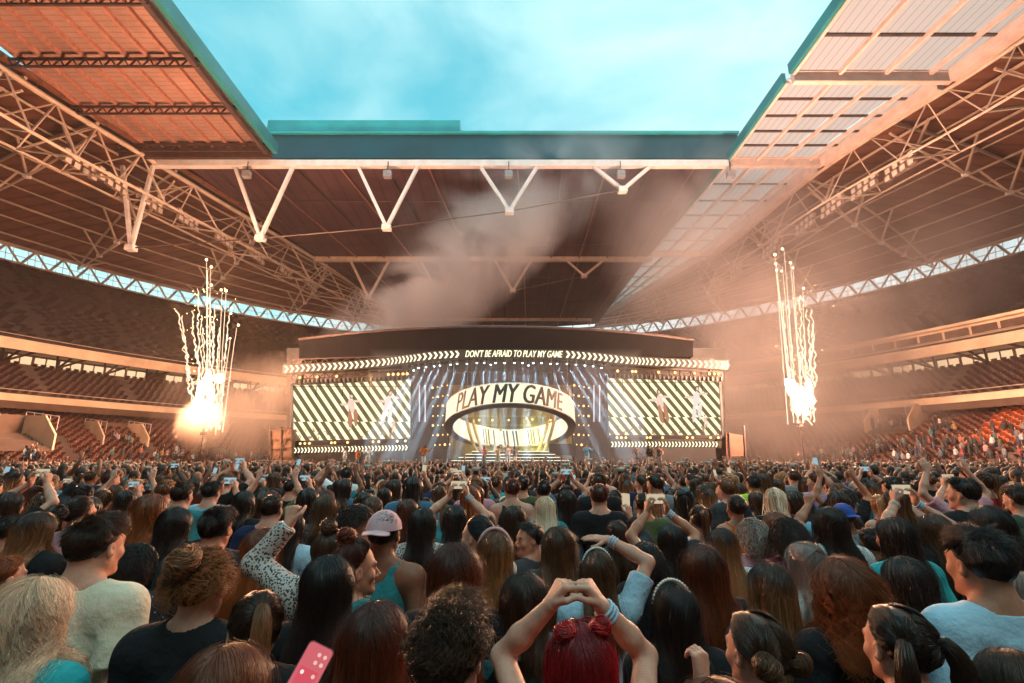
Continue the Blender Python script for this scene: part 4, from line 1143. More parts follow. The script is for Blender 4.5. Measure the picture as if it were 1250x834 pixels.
    if style in ('long', 'bob', 'halfup'):
        L0 = length
        th = r.uniform(46, 140, n); side = r.choice([-1, 1], n); lam = r.uniform(0, 1, n)**1.6*.85
        fr = (r.uniform(0, 1, n) < .35)*(th < 66)
        L = L0*(1+r.normal(size=n)*.13)*np.where(fr > 0, .85, 1)
        P = long_fall(th, side, lam, L, fr)
        t = np.linspace(0, 1, m)[None]
        rad = rad0*r.uniform(.7, 1.4, n)[:, None]*(1-.78*np.clip((t-.55)/.45, 0, 1)**1.3)*np.ones((n, m))
        put(*tubes(P, rad, tones(n, m, t)))
        # the hidden sheet of hair below the locks
        gth = np.linspace(46, 140, 13)
        for sd in (-1, 1):
            G = long_fall(gth, np.full(13, sd), np.zeros(13), np.full(13, L0*.88), np.zeros(13), .965, 0.0); putgrid(G, .4, .2)
        putgrid(dome(-.004))
        # loose hairs
        k = max(6, n//13); th = r.uniform(50, 140, k); P = long_fall(th, r.choice([-1, 1], k), r.uniform(0, .6, k), L0*r.uniform(.5, 1.05, k), np.zeros(k), 1.06, 3.0)
        put(*tubes(P, np.full((k, m), rad0*.35), tones(k, m, t)))
    if style in ('short', 'crop'):
        k = int(n*1.25); 
        ph = r.uniform(-180, 180, k); f = np.sqrt(r.uniform(0, 1, k)); el = 90-(90-hairline(ph)-np.where(np.abs(ph) > 75, 7, 0)+r.normal(size=k)*2.5)*f
        D = dirs(ph, el); top = np.clip(D[:, 2], 0, 1)
        Ls = (length*(.20+.80*np.clip(top*1.3, 0, 1))*np.where(D[:, 1] > .45, .75, 1))*r.uniform(.8, 1.2, k)*np.clip((1-f)/.16, .30, 1)
        flow = np.stack([np.sign(D[:, 0])*.25*(1-top)+r.normal(size=k)*.22+.35*top, np.where(D[:, 1] < -.1, -.2, .35+.3*top), np.where(top > .6, .1, -1.0)*np.ones(k)], -1)
        flow -= D*(flow*D).sum(1, keepdims=True); flow /= np.linalg.norm(flow, axis=1)[:, None]
        c = clump(k, ph*.12+el*.15+700, .26); flow += c-D*(c*D).sum(1, keepdims=True)
        mm = max(4, m-4); t = np.linspace(0, 1, mm)[None, :, None]
        lift = (.06+.36*top*vol*20)[:, None, None]
        base = D*(HRAD+.001)+HCEN
        P = base[:, None, :]+flow[:, None, :]*Ls[:, None, None]*t+D[:, None, :]*Ls[:, None, None]*(lift*t*(1-.45*t))*1.2
        if wave > 0:
            q = t[..., 0]*6.28*freq*.5+r.uniform(0, 6.28, k)[:, None]; s = np.cross(flow, D)
            P += s[:, None, :]*(wave*np.sin(q)*t[..., 0])[..., None]+D[:, None, :]*(wave*(np.cos(q)+.6)*t[..., 0])[..., None]
        # stay outside the skull
        rel = (P-HCEN)/(HRAD+.002); nn = np.linalg.norm(rel, axis=2, keepdims=True); P = np.where(nn < 1.0, HCEN+(P-HCEN)/nn, P)
        rad = rad0*.95*r.uniform(.7, 1.3, k)[:, None]*(1-.7*t[..., 0]**2)*np.ones((k, mm))
        put(*tubes(P, rad, tones(k, mm, t[..., 0]))); putgrid(dome(.001, lift=13))
    if style == 'curly':
        k = n; ph = r.uniform(-180, 180, k); f = np.sqrt(r.uniform(0, 1, k)); el = 92-(90-hairline(ph)+10)*f; D = dirs(ph, el)
        mm = m+6; t = np.linspace(0, 1, mm)[None, :, None]; Ls = length*r.uniform(.6, 1.1, k)
        down = np.array([0, -.12, -1.0]); 
        P = (D*(HRAD)+HCEN)[:, None, :]+D[:, None, :]*(Ls[:, None, None]*(.75*t-.25*t*t))+down*(Ls[:, None, None]*t*t*.75)
        a1 = np.cross(D, [0.3, .2, 1]); a1 /= np.linalg.norm(a1, axis=1)[:, None]; a2 = np.cross(D, a1)
        q = t[..., 0]*6.28*freq*r.uniform(.7, 1.3, k)[:, None]+r.uniform(0, 6.28, k)[:, None]; A = max(wave, .008)
        P += a1[:, None, :]*(A*np.sin(q)*np.clip(t[..., 0]*3, 0, 1))[..., None]+a2[:, None, :]*(A*np.cos(q)*np.clip(t[..., 0]*3, 0, 1))[..., None]
        rad = rad0*1.3*np.ones((k, mm))*(1-.5*t[..., 0]); put(*tubes(P, rad, tones(k, mm, t[..., 0]))); putgrid(dome(.012, lift=4)); 
    if style in ('bun', 'topknot', 'pony', 'pigtails', 'spacebuns', 'lowbuns', 'updo'):
        if style in ('pigtails',): anch = [dirs(np.array([s*138.]), np.array([8.]))[0] for s in (-1, 1)]
        elif style == 'lowbuns': anch = [dirs(np.array([s*142.]), np.array([-14.]))[0] for s in (-1, 1)]
        elif style == 'spacebuns': anch = [dirs(np.array([s*128.]), np.array([50.]))[0] for s in (-1, 1)]
        else: anch = [dirs(np.array([180.]), np.array([{'bun': 2., 'topknot': 72., 'pony': 38., 'updo': 35.}[style]]))[0]]
        k = n; ph = r.uniform(-180, 180, k); u = r.uniform(0, 1, k); el = hairline(ph)+(86-hairline(ph))*u*.8
        D = dirs(ph, el); aid = (ph > 0).astype(int) if len(anch) == 2 else np.zeros(k, int); A = np.array(anch)[aid]
        if len(anch) == 2: D[:, 0] = np.where(aid == 1, np.maximum(D[:, 0], .05), np.minimum(D[:, 0], -.05)); D /= np.linalg.norm(D, axis=1)[:, None]
        t = np.linspace(0, 1, m)[None, :, None]; S = slerp(D[:, None, :], A[:, None, :], t)
        P = S*(HRAD+.003+.008*np.sin(t*3.1)+vol*np.sin(t*2.6))+HCEN + r.normal(size=(k, 1, 3))*.002 + clump(k, ph*.15+900, .004)[:, None, :]*np.sin(t*3.14)
        put(*tubes(P, rad0*np.ones((k, m))*(1-.25*t[..., 0]), tones(k, m, t[..., 0]*.35))); putgrid(dome(.0025))
        for ai, a in enumerate(anch):
            c = a*(HRAD+.012)+HCEN
            if style in ('bun', 'topknot', 'spacebuns', 'lowbuns', 'updo'):
                br = {'bun': .042, 'topknot': .040, 'spacebuns': .028, 'lowbuns': .036, 'updo': .05}[style]; c = c+a*br*.55
                kk = {-1: 620, 0: 340, 1: 110, 2: 36}[lod]; mm = m+4; t = np.linspace(0, 1, mm)[None, :]
                ax = unit(a); e1 = unit(np.cross(ax, [.2, .1, 1.])); e2 = np.cross(ax, e1)
                q0 = r.uniform(0, 6.28, kk)[:, None]; tw = r.uniform(2.5, 5.5, kk)[:, None]; la = r.uniform(-1.2, 1.25, kk)[:, None]+.5*np.sin(t*5+q0)
                rr = br*r.uniform(.74, 1.10, kk)[:, None]; q = q0+tw*t
                # each coil winds about an axis of its own
                g = np.floor(r.uniform(0, 5, kk)).astype(int); axs = ax+r.normal(size=(5, 3))[g]*.55+r.normal(size=(kk, 3))*.12; axs /= np.linalg.norm(axs, axis=1)[:, None]
                f1 = np.cross(axs, [.2, .1, 1.]); f1 /= np.linalg.norm(f1, axis=1)[:, None]; f2 = np.cross(axs, f1); cc_ = c+r.normal(size=(5, 3))[g]*br*.16
                P = cc_[:, None, :]+rr[..., None]*(np.cos(la)[..., None]*(np.cos(q)[..., None]*f1[:, None, :]+np.sin(q)[..., None]*f2[:, None, :])+.8*np.sin(la)[..., None]*axs[:, None, :])
                put(*tubes(P, rad0*1.25*np.ones((kk, mm)), tones(kk, mm, .3+.5*t)))
                b = MB(); b.sphere(c, br*.8, 10, 7); Q4 = b.q[0]; put(b.v[0], Q4, np.tile([.4, .1, 0], (len(b.v[0]), 1)))
                if style == 'updo':
                    kk = n//6; ph = np.sign(r.normal(size=kk))*r.uniform(75, 178, kk); D = dirs(ph, r.uniform(-10, 70, kk)); t = np.linspace(0, 1, mm)[None, :, None]
                    P = (D*(HRAD+.006)+HCEN)[:, None, :]+D[:, None, :]*.035*np.sin(t*3)+np.array([0, 0, -1.])*t*t*.09*r.uniform(.2, 1.2, kk)[:, None, None]+(.012*np.sin(t*9+r.uniform(0, 6, kk)[:, None, None]))*np.array([1, .4, .2])
                    put(*tubes(P, rad0*.9*np.ones((kk, mm))*(1-.6*t[..., 0]), tones(kk, mm, .4+.6*t[..., 0])))
            else:
                kk = n//2; mm = m+2; t = np.linspace(0, 1, mm)[None, :]
                o = r.normal(size=(kk, 3)); o /= np.linalg.norm(o, axis=1)[:, None]; o *= np.sqrt(r.uniform(0, 1, kk))[:, None]
                L = length*r.uniform(.72, 1.05, kk)[:, None]; wd = .016+.020*np.sin(np.clip(t*1.25, 0, 1)*3.0)*(1-.4*t)
                out = a*(.045*np.sin(np.clip(t*2.2, 0, 1)*2.2))[..., None]
                P = c+out+o[:, None, :]*wd[..., None]; P[:, :, 2] -= L*np.clip(t-.06, 0, 1)
                wz = P[:, :, 2]+H0[2]; b = np.clip((1.47-wz)/.07, 0, 1)
                tg = np.minimum(P[:, :, 1], back_y(wz)-.025-H0[1]); P[:, :, 1] = P[:, :, 1]*(1-b)+tg*b
                if len(anch) == 2: P[:, :, 0] += np.sign(c[0])*.02*t
                if wave > 0:
                    q = 6.28*freq*t*L/.3+r.normal(size=(kk, 1))*.5; P[:, :, 0] += wave*t*np.sin(q); P[:, :, 1] += -wave*t*(np.cos(q)+1)*.6
                put(*tubes(P, rad0*np.ones((kk, mm))*(1-.7*t**2), tones(kk, mm, .3+.7*t)))
                b = MB(); b.tube([c-a*.012, c+a*.02], .017, 8); put(b.v[0], b.q[0], np.tile([.2, .0, 0], (len(b.v[0]), 1)))
    if style == 'halfup':
        c = dirs(np.array([180.]), np.array([40.]))[0]*(HRAD+.012)+HCEN
        kk = n//5; t = np.linspace(0, 1, m)[None, :]; ph = np.sign(r.normal(size=kk))*r.uniform(70, 130, kk); D = dirs(ph, r.uniform(0, 45, kk))
        A = dirs(np.full(kk, 180.), np.full(kk, 38.)); S = slerp(D[:, None, :], A[:, None, :], t[..., None]); P = S*(HRAD+.014+vol)+HCEN
        put(*tubes(P, rad0*1.1*np.ones((kk, m)), tones(kk, m, .25*t)))
    V = np.vstack(VV); Q = np.vstack(QQ); T = np.vstack(TT)
    hc = NECK + hm @ (H0-NECK)
    if style in ('long', 'halfup', 'bob', 'pony', 'pigtails'):
        # the head turns, the fall follows it only partly
        W = V @ hm.T + hc; V0 = V + H0
        b = np.clip((1.50-V0[:, 2])/.14, 0, 1)[:, None]; V = W*(1-b)+V0*b
    else: V = V @ hm.T + hc
    return V, Q, T
# ---- materials for people -------------------------------------------
def tone_mat(nm, c0, c1, streak=.75, rough=.36):
    m, nt, out = new_mat(nm)
    p = N(nt, 'ShaderNodeBsdfPrincipled'); nt.links.new(p.outputs[0], out.inputs[0]); p.inputs['Roughness'].default_value = rough; p.inputs['Specular IOR Level'].default_value = .45
    at = N(nt, 'ShaderNodeAttribute'); at.attribute_name = 'tone'; sx = N(nt, 'ShaderNodeSeparateColor'); nt.links.new(at.outputs['Color'], sx.inputs[0])
    rp = N(nt, 'ShaderNodeValToRGB'); e = rp.color_ramp.elements; e[0].position = .22; e[1].position = .85; e[0].color = rgb(c0); e[1].color = rgb(c1); nt.links.new(sx.outputs[0], rp.inputs[0])
    mr = N(nt, 'ShaderNodeMapRange'); mr.inputs[3].default_value = 1-streak*.55; mr.inputs[4].default_value = 1+streak; nt.links.new(sx.outputs[1], mr.inputs[0])
    mx = N(nt, 'ShaderNodeVectorMath', operation='SCALE'); nt.links.new(rp.outputs[0], mx.inputs[0]); nt.links.new(mr.outputs[0], mx.inputs['Scale']); nt.links.new(mx.outputs[0], p.inputs['Base Color'])
    return m
HAIRC = {'black': ((.009, .007, .007), (.022, .015, .013)), 'dark brown': ((.020, .010, .006), (.055, .026, .013)), 'brown': ((.045, .021, .010), (.125, .060, .027)),
 'auburn': ((.050, .012, .006), (.19, .045, .015)), 'copper': ((.12, .034, .010), (.30, .095, .028)), 'vivid red': ((.16, .005, .008), (.46, .014, .016)),
 'blonde': ((.30, .16, .07), (.62, .40, .22)), 'ombre': ((.026, .012, .007), (.42, .20, .09)), 'platinum': ((.52, .42, .30), (.80, .78, .62)), 'grey': ((.13, .115, .11), (.32, .29, .27)), 'honey': ((.090, .038, .014), (.34, .155, .055))}
HAIRC = {k: tuple((min(1, c[0]*1.25), c[1]*.98, c[2]*.90) for c in v) for k, v in HAIRC.items()}
HM = {k: tone_mat('hair_'+k.replace(' ', '_'), *v) for k, v in HAIRC.items()}
def skin_mat(nm, c):
    m, nt, out = new_mat(nm); p = N(nt, 'ShaderNodeBsdfPrincipled'); nt.links.new(p.outputs[0], out.inputs[0]); p.inputs['Roughness'].default_value = .55; p.inputs['Specular IOR Level'].default_value = .35
    at = N(nt, 'ShaderNodeAttribute'); at.attribute_name = 'tone'; tc = N(nt, 'ShaderNodeTexCoord'); no = N(nt, 'ShaderNodeTexNoise'); no.inputs['Scale'].default_value = 26; no.inputs['Detail'].default_value = 9; no.inputs['Roughness'].default_value = .65; nt.links.new(tc.outputs['Object'], no.inputs['Vector'])
    rp = N(nt, 'ShaderNodeValToRGB'); e = rp.color_ramp.elements; e[0].position = .3; e[1].position = .7; e[0].color = rgb([c[0]*.86, c[1]*.70, c[2]*.66]); e[1].color = rgb([min(1, q*1.06) for q in c]); nt.links.new(no.outputs['Fac'], rp.inputs[0])
    mx = N(nt, 'ShaderNodeMix', data_type='RGBA', blend_type='MULTIPLY'); mx.inputs['Factor'].default_value = 1; nt.links.new(rp.outputs[0], mx.inputs[6]); nt.links.new(at.outputs['Color'], mx.inputs[7]); nt.links.new(mx.outputs[2], p.inputs['Base Color'])
    bp = N(nt, 'ShaderNodeBump'); bp.inputs['Strength'].default_value = .22; bp.inputs['Distance'].default_value = .004; n2 = N(nt, 'ShaderNodeTexNoise'); n2.inputs['Scale'].default_value = 160; nt.links.new(tc.outputs['Object'], n2.inputs['Vector']); nt.links.new(n2.outputs['Fac'], bp.inputs['Height']); nt.links.new(bp.outputs[0], p.inputs['Normal'])
    return m
SKIN = {'fair': skin_mat('skin_fair', (.66, .34, .24)), 'tan': skin_mat('skin_tan', (.50, .22, .135)), 'brown': skin_mat('skin_brown', (.25, .095, .052)), 'dark': skin_mat('skin_dark', (.10, .038, .022))}
CLOTH = {'black': (.012, .012, .014), 'charcoal': (.04, .04, .045), 'white': (.70, .70, .70), 'cream': (.74, .62, .46), 'teal': (.03, .20, .22), 'turquoise': (.03, .36, .38), 'denim': (.05, .14, .22), 'navy': (.012, .022, .06),
 'grey': (.22, .22, .23), 'pink': (.60, .26, .30), 'red': (.34, .02, .02), 'orange': (.55, .14, .03), 'olive': (.09, .10, .04), 'burgundy': (.10, .012, .02), 'pale blue': (.40, .55, .66), 'lime': (.40, .62, .06), 'sky blue': (.20, .42, .55), 'mustard': (.42, .25, .04), 'lilac': (.36, .28, .48)}
CM = {k: mat('cloth_'+k.replace(' ', '_'), v, .85, .14, 5, .5, 26, spec=.2) for k, v in CLOTH.items()}
def spotted(nm, a, b_, sc, th):
    m, nt, out = new_mat(nm); p = N(nt, 'ShaderNodeBsdfPrincipled'); nt.links.new(p.outputs[0], out.inputs[0]); p.inputs['Roughness'].default_value = .8
    tc = N(nt, 'ShaderNodeTexCoord'); v = N(nt, 'ShaderNodeTexVoronoi'); v.inputs['Scale'].default_value = sc; v.inputs['Randomness'].default_value = 1; nt.links.new(tc.outputs['Object'], v.inputs['Vector'])
    rp = N(nt, 'ShaderNodeValToRGB'); rp.color_ramp.interpolation = 'CONSTANT'; e = rp.color_ramp.elements; e[0].color = rgb(a); e[1].position = th; e[1].color = rgb(b_); nt.links.new(v.outputs['Distance'], rp.inputs[0]); nt.links.new(rp.outputs[0], p.inputs['Base Color']); return m
CM['leopard print'] = spotted('cloth_leopard', (.03, .025, .025), (.50, .43, .40), 75, .42)
CM['sequinned black'] = spotted('cloth_sequins', (.60, .60, .65), (.012, .012, .016), 42, .13)
CM['camouflage'] = spotted('cloth_camo', (.10, .12, .05), (.03, .05, .03), 14, .4)
M_pants = [CM['black'], CM['denim'], CM['navy'], CM['charcoal']]
M_band = mat('headband_pink', (.66, .36, .36), .6); M_pearl = mat('pearl', (.75, .70, .62), .2, .1, 4); M_black_pl = mat('black_plastic', (.012, .012, .012), .3)
M_shoe = mat('shoe_leather', (.03, .025, .025), .5)
_cache = {}
def memo(key, fn):
    if key not in _cache: _cache[key] = fn()
    return _cache[key]
def inst(nm, me, m, par):
    o = bpy.data.objects.new(nm, me); COL.objects.link(o); o.parent = par
    if not me.materials: me.materials.append(m)
    o.material_slots[0].link = 'OBJECT'; o.material_slots[0].material = m; return o
def get_body(pose, lod, sex, hy):
    return memo(('b', pose, lod, sex, hy), lambda: (lambda r: raw_mesh('person_body', r[0], r[1], None, True, r[2]))(build_body(pose, lod, sex, rotm(R(hy)))))
def get_top(pose, lod, sex, kind):
    def f():
        P, Q = build_top(pose, lod, sex, kind)
        if lod < 2:
            ax = P*np.array([1, 1, 0]); ax /= np.linalg.norm(ax, axis=1)[:, None]+1e-6
            P = P + ax*(wrinkle(P, .0075 if kind != 'long' else .009, len(_cache)) * np.clip((1.40-P[:, 2])/.12, .25, 1))[:, None]
        return raw_mesh('top', P, Q, None, True)
    return memo(('t', pose, lod, sex, kind), f)
def get_trousers(): return memo('tr', lambda: (lambda r: raw_mesh('trousers', r[0], r[1], None, True))(build_trousers(0)))
def get_hair(style, lod, seed, hy, kw):
    return memo(('h', style, lod, seed, hy, tuple(sorted(kw.items()))), lambda: (lambda r: raw_mesh('hair', r[0], r[1], None, True, r[2]))(build_hair(style, lod, seed, hm=rotm(R(hy)), **kw)))
def shoes_mesh():
    b = MB()
    for q in (-1, 1):
        G = []
        for (yy, w_, h_) in ((-.095, .03, .05), (-.08, .045, .09), (-.03, .05, .10), (.05, .052, .075), (.13, .05, .055), (.19, .035, .04), (.205, .01, .015)):
            G.append([[q*(.10+.05*max(0, yy))+w_*math.cos(a), yy, max(.0, h_*.5+h_*.5*math.sin(a))] for a in np.linspace(0, 2*math.pi, 11)[:-1]])
        b.grid(np.array(G), True)
    return raw_mesh('shoes', np.vstack(b.v), np.vstack(b.q), None, True)
TOPNAME = {'tee': 'tee_shirt', 'tank': 'tank_top', 'long': 'jacket'}
PEOPLE = []
def person(label, x, y, H, yaw, sex, hair, top, pose='stand', hy=0, skin='fair', lod=1, seed=0, group='people in the standing crowd', z0=0.0, pants=None, ztop=None):
    """hair = (style, colour, options); H is the height to the top of the hair"""
    body = inst('person', get_body(pose, lod, sex, hy), SKIN[skin], None)
    s = H/1.735; body.scale = (s, s, s); body.location = (x, y, z0); body.rotation_euler = (0, 0, R(yaw))
    tag(body, label, 'person', group)
    st, hc, kw = hair
    inst('hair', get_hair(st, lod, seed, hy, kw), HM[hc], body)
    inst(TOPNAME[top[0]], get_top(pose, lod, sex, top[0]), CM[top[1]], body)
    inst('trousers', get_trousers(), pants or M_pants[len(PEOPLE) % 4], body)
    inst('shoes', memo('shoes', shoes_mesh), M_shoe, body)
    PEOPLE.append((x, y)); return body
def extra(nm, b, m, body, smooth=True):
    me = raw_mesh(nm, np.vstack(b.v), np.vstack(b.q) if b.q else None, np.vstack(b.t) if b.t else None, smooth); return inst(nm, me, m, body)
def on_head(body, hy):
    hm = rotm(R(hy)); hc = NECK + hm @ (H0-NECK); return lambda x, y, z: hc + hm @ np.array([x, y, z])
def headband(body, hy, m, r=.008, beads=False):
    f = on_head(body, hy); P = [f((.0895)*math.cos(a), -.002+.01*math.sin(a), .024+.112*math.sin(a)) for a in np.linspace(R(-8), R(188), 25)]
    b = MB()
    if beads:
        b.tube(P, .004, 5)
        for p in P[1:-1]: b.sphere(p, .0075, 7, 5)
    else: b.tube(P, r, 7)
    extra('headband', b, m, body)
def cap(body, hy, m, back=True):
    f = on_head(body, hy); b = MB(); G = []
    for e in np.linspace(R(4), R(89), 8):
        G.append([f(.094*math.cos(e)*math.sin(a), -.012+.113*math.cos(e)*math.cos(a), .018+.108*math.sin(e)) for a in np.linspace(0, 2*math.pi, 25)])
    b.grid(np.array(G)); c = extra('cap', b, m, body)
    sg = -1 if back else 1; b = MB()
    A = np.array([[f(w*.075*math.cos(q)*1.0, -.012+sg*(.104+.07*k*math.sin(q)), .032-.012*k-.012*abs(math.cos(q))) for q in np.linspace(0, math.pi, 11)] for k in (0, .5, 1.0) for w in (1,)])
    b.slab(A, (0, 0, .004)); v = extra('visor', b, m, body); v.parent = c; return c
def glasses(body, hy):
    f = on_head(body, hy); b = MB()
    for q in (-1, 1):
        b.tube([f(q*.033+.024*math.cos(a), .112, -.004+.019*math.sin(a)) for a in np.linspace(0, 2*math.pi, 17)], .0022, 5)
        b.tube([f(q*.057, .110, .002), f(q*.080, .07, .003), f(q*.084, -.005, .0), f(q*.083, -.02, -.02)], .0022, 5)
    b.tube([f(-.009, .114, .0), f(.009, .114, .0)], .002, 5); extra('glasses', b, M_black_pl, body)
def beard(body, hy, m):
    f = on_head(body, hy); b = MB()
    b.sphere(f(0, .045, -.085), (.058, .056, .042), 14, 9); extra('beard', b, m, body)
def wristband(body, pose, sex, side, m, n=2):
    J = [j for j in arm_joints(pose, sex) if j[0] == side][0]; b = MB()
    for k in range(n):
        c = J[3]-unit(J[3]-J[2])*(.012+.016*k); d = unit(J[3]-J[2]); e1 = unit(np.cross(d, [.3, .1, .2])); e2 = np.cross(d, e1)
        b.tube([c+.0335*(math.cos(a)*e1+math.sin(a)*e2) for a in np.linspace(0, 2*math.pi, 15)], .0058, 6)
    extra('wristband', b, m, body)
M_ph_case = mat('phone_case', (.02, .02, .022), .35); M_ph_pale = mat('phone_case_pale', (.42, .30, .24), .4); M_ph_red = mat('phone_case_red', (.45, .10, .12), .4)
SCRS = [emit('phone_screen_view', (.75, .62, .42), .45), emit('phone_screen_cool', (.35, .55, .62), .5)]
M_ph_pink = emit('phone_screen_pink', (.80, .17, .20), .45)
def phone(c, yaw, tilt, land, lab, pink=False, pale=False):
    """handset with a screen turned to its holder (-Y before yaw)"""
    o = bpy.data.objects.new('phone', None); COL.objects.link(o); tag(o, lab, 'phone', 'phones held up in the crowd'); ORIGIN[o.name] = np.zeros(3)
    w, h, d = .074, .152, .009
    b = MB(); n = 5; rc = .011; pts = []
    for cx, cz, a0 in ((w/2-rc, h/2-rc, 0), (-w/2+rc, h/2-rc, 90), (-w/2+rc, -h/2+rc, 180), (w/2-rc, -h/2+rc, 270)):
        for k in range(n): a = R(a0+90*k/(n-1)); pts.append((cx+rc*math.cos(a), -d/2, cz+rc*math.sin(a)))
    b.prism(pts, (0, d, 0)); b.build('case', M_ph_red if pink else (M_ph_pale if pale else M_ph_case), o)
    b = MB(); b.prism([(x*.93, -d/2-.0006, z*.96) for x, _, z in pts], (0, .0003, 0)); sc = b.build('screen', M_ph_pink if pink else SCRS[int(abs(c[0]*97)) % 2], o)
    b = MB(); b.prism([(-.030, d/2, .068), (-.004, d/2, .068), (-.004, d/2, .040), (-.030, d/2, .040)], (0, .0015, 0)); b.build('camera_bump', M_black_pl, o)
    if pink:
        ic = memo('icm', lambda: [emit('icon_pale', (1, .60, .55), .5), emit('icon_red', (.75, .10, .14), .5), emit('icon_white', (1, .85, .8), .55)])
        b = MB(); b.box((0, -d/2-.0007, -.004), (.052, .0002, .040)); b.build('app_icon', ic[1], o)
        for q, (x, z) in enumerate(((.004, .052), (.021, .052), (.004, .033), (.021, .033), (-.016, .004), (0, .004), (.016, .004), (-.012, -.028), (.006, -.030))):
            b = MB(); b.sphere((x, -d/2-.0010, z), (.0052, .0003, .0052), 10, 4); b.build('app_icon', ic[(q*2) % 3 if q > 3 else 0], o)
        b = MB(); b.box((0, -d/2-.0010, -.055), (.056, .0003, .016)); b.build('app_icon', ic[0], o)
    o.location = c; o.rotation_euler = (R(tilt), R(90) if land else (R(26) if pink else R(6)), R(yaw)); return o
def hand_at(body, pose, sex, side, fwd=.085):
    J = [j for j in arm_joints(pose, sex) if j[0] == side][0]; p = J[3]+unit(J[4])*fwd
    s = body.scale[0]; a = body.rotation_euler[2]; p = p*s
    return np.array([body.location[0]+p[0]*math.cos(a)-p[1]*math.sin(a), body.location[1]+p[0]*math.sin(a)+p[1]*math.cos(a), body.location[2]+p[2]])
def hold_phone(body, pose, sex, lab, **k):
    if pose in ('phone', 'phone_high'):
        c = (hand_at(body, pose, sex, 1, .10)+hand_at(body, pose, sex, -1, .10))/2+np.array([0, .012, .005]); return phone(c, math.degrees(body.rotation_euler[2]), 0, True, lab, **k)
    c = hand_at(body, pose, sex, 1, .11)+np.array([-.012, .02, .02]); return phone(c, math.degrees(body.rotation_euler[2])+8, k.pop('tilt', -12), False, lab, **k)
POSES['phone_low'] = (arm((.30, .10, 1.19), (.17, .13, 1.455), (-.15, .2, 1), (-.7, .7, 0), 'hold'), REST)
POSES['shade'] = (REST, arm((.29, .10, 1.44), (.19, .24, 1.66), (-.1, .1, 1), (-.6, .8, 0), 'hold'))
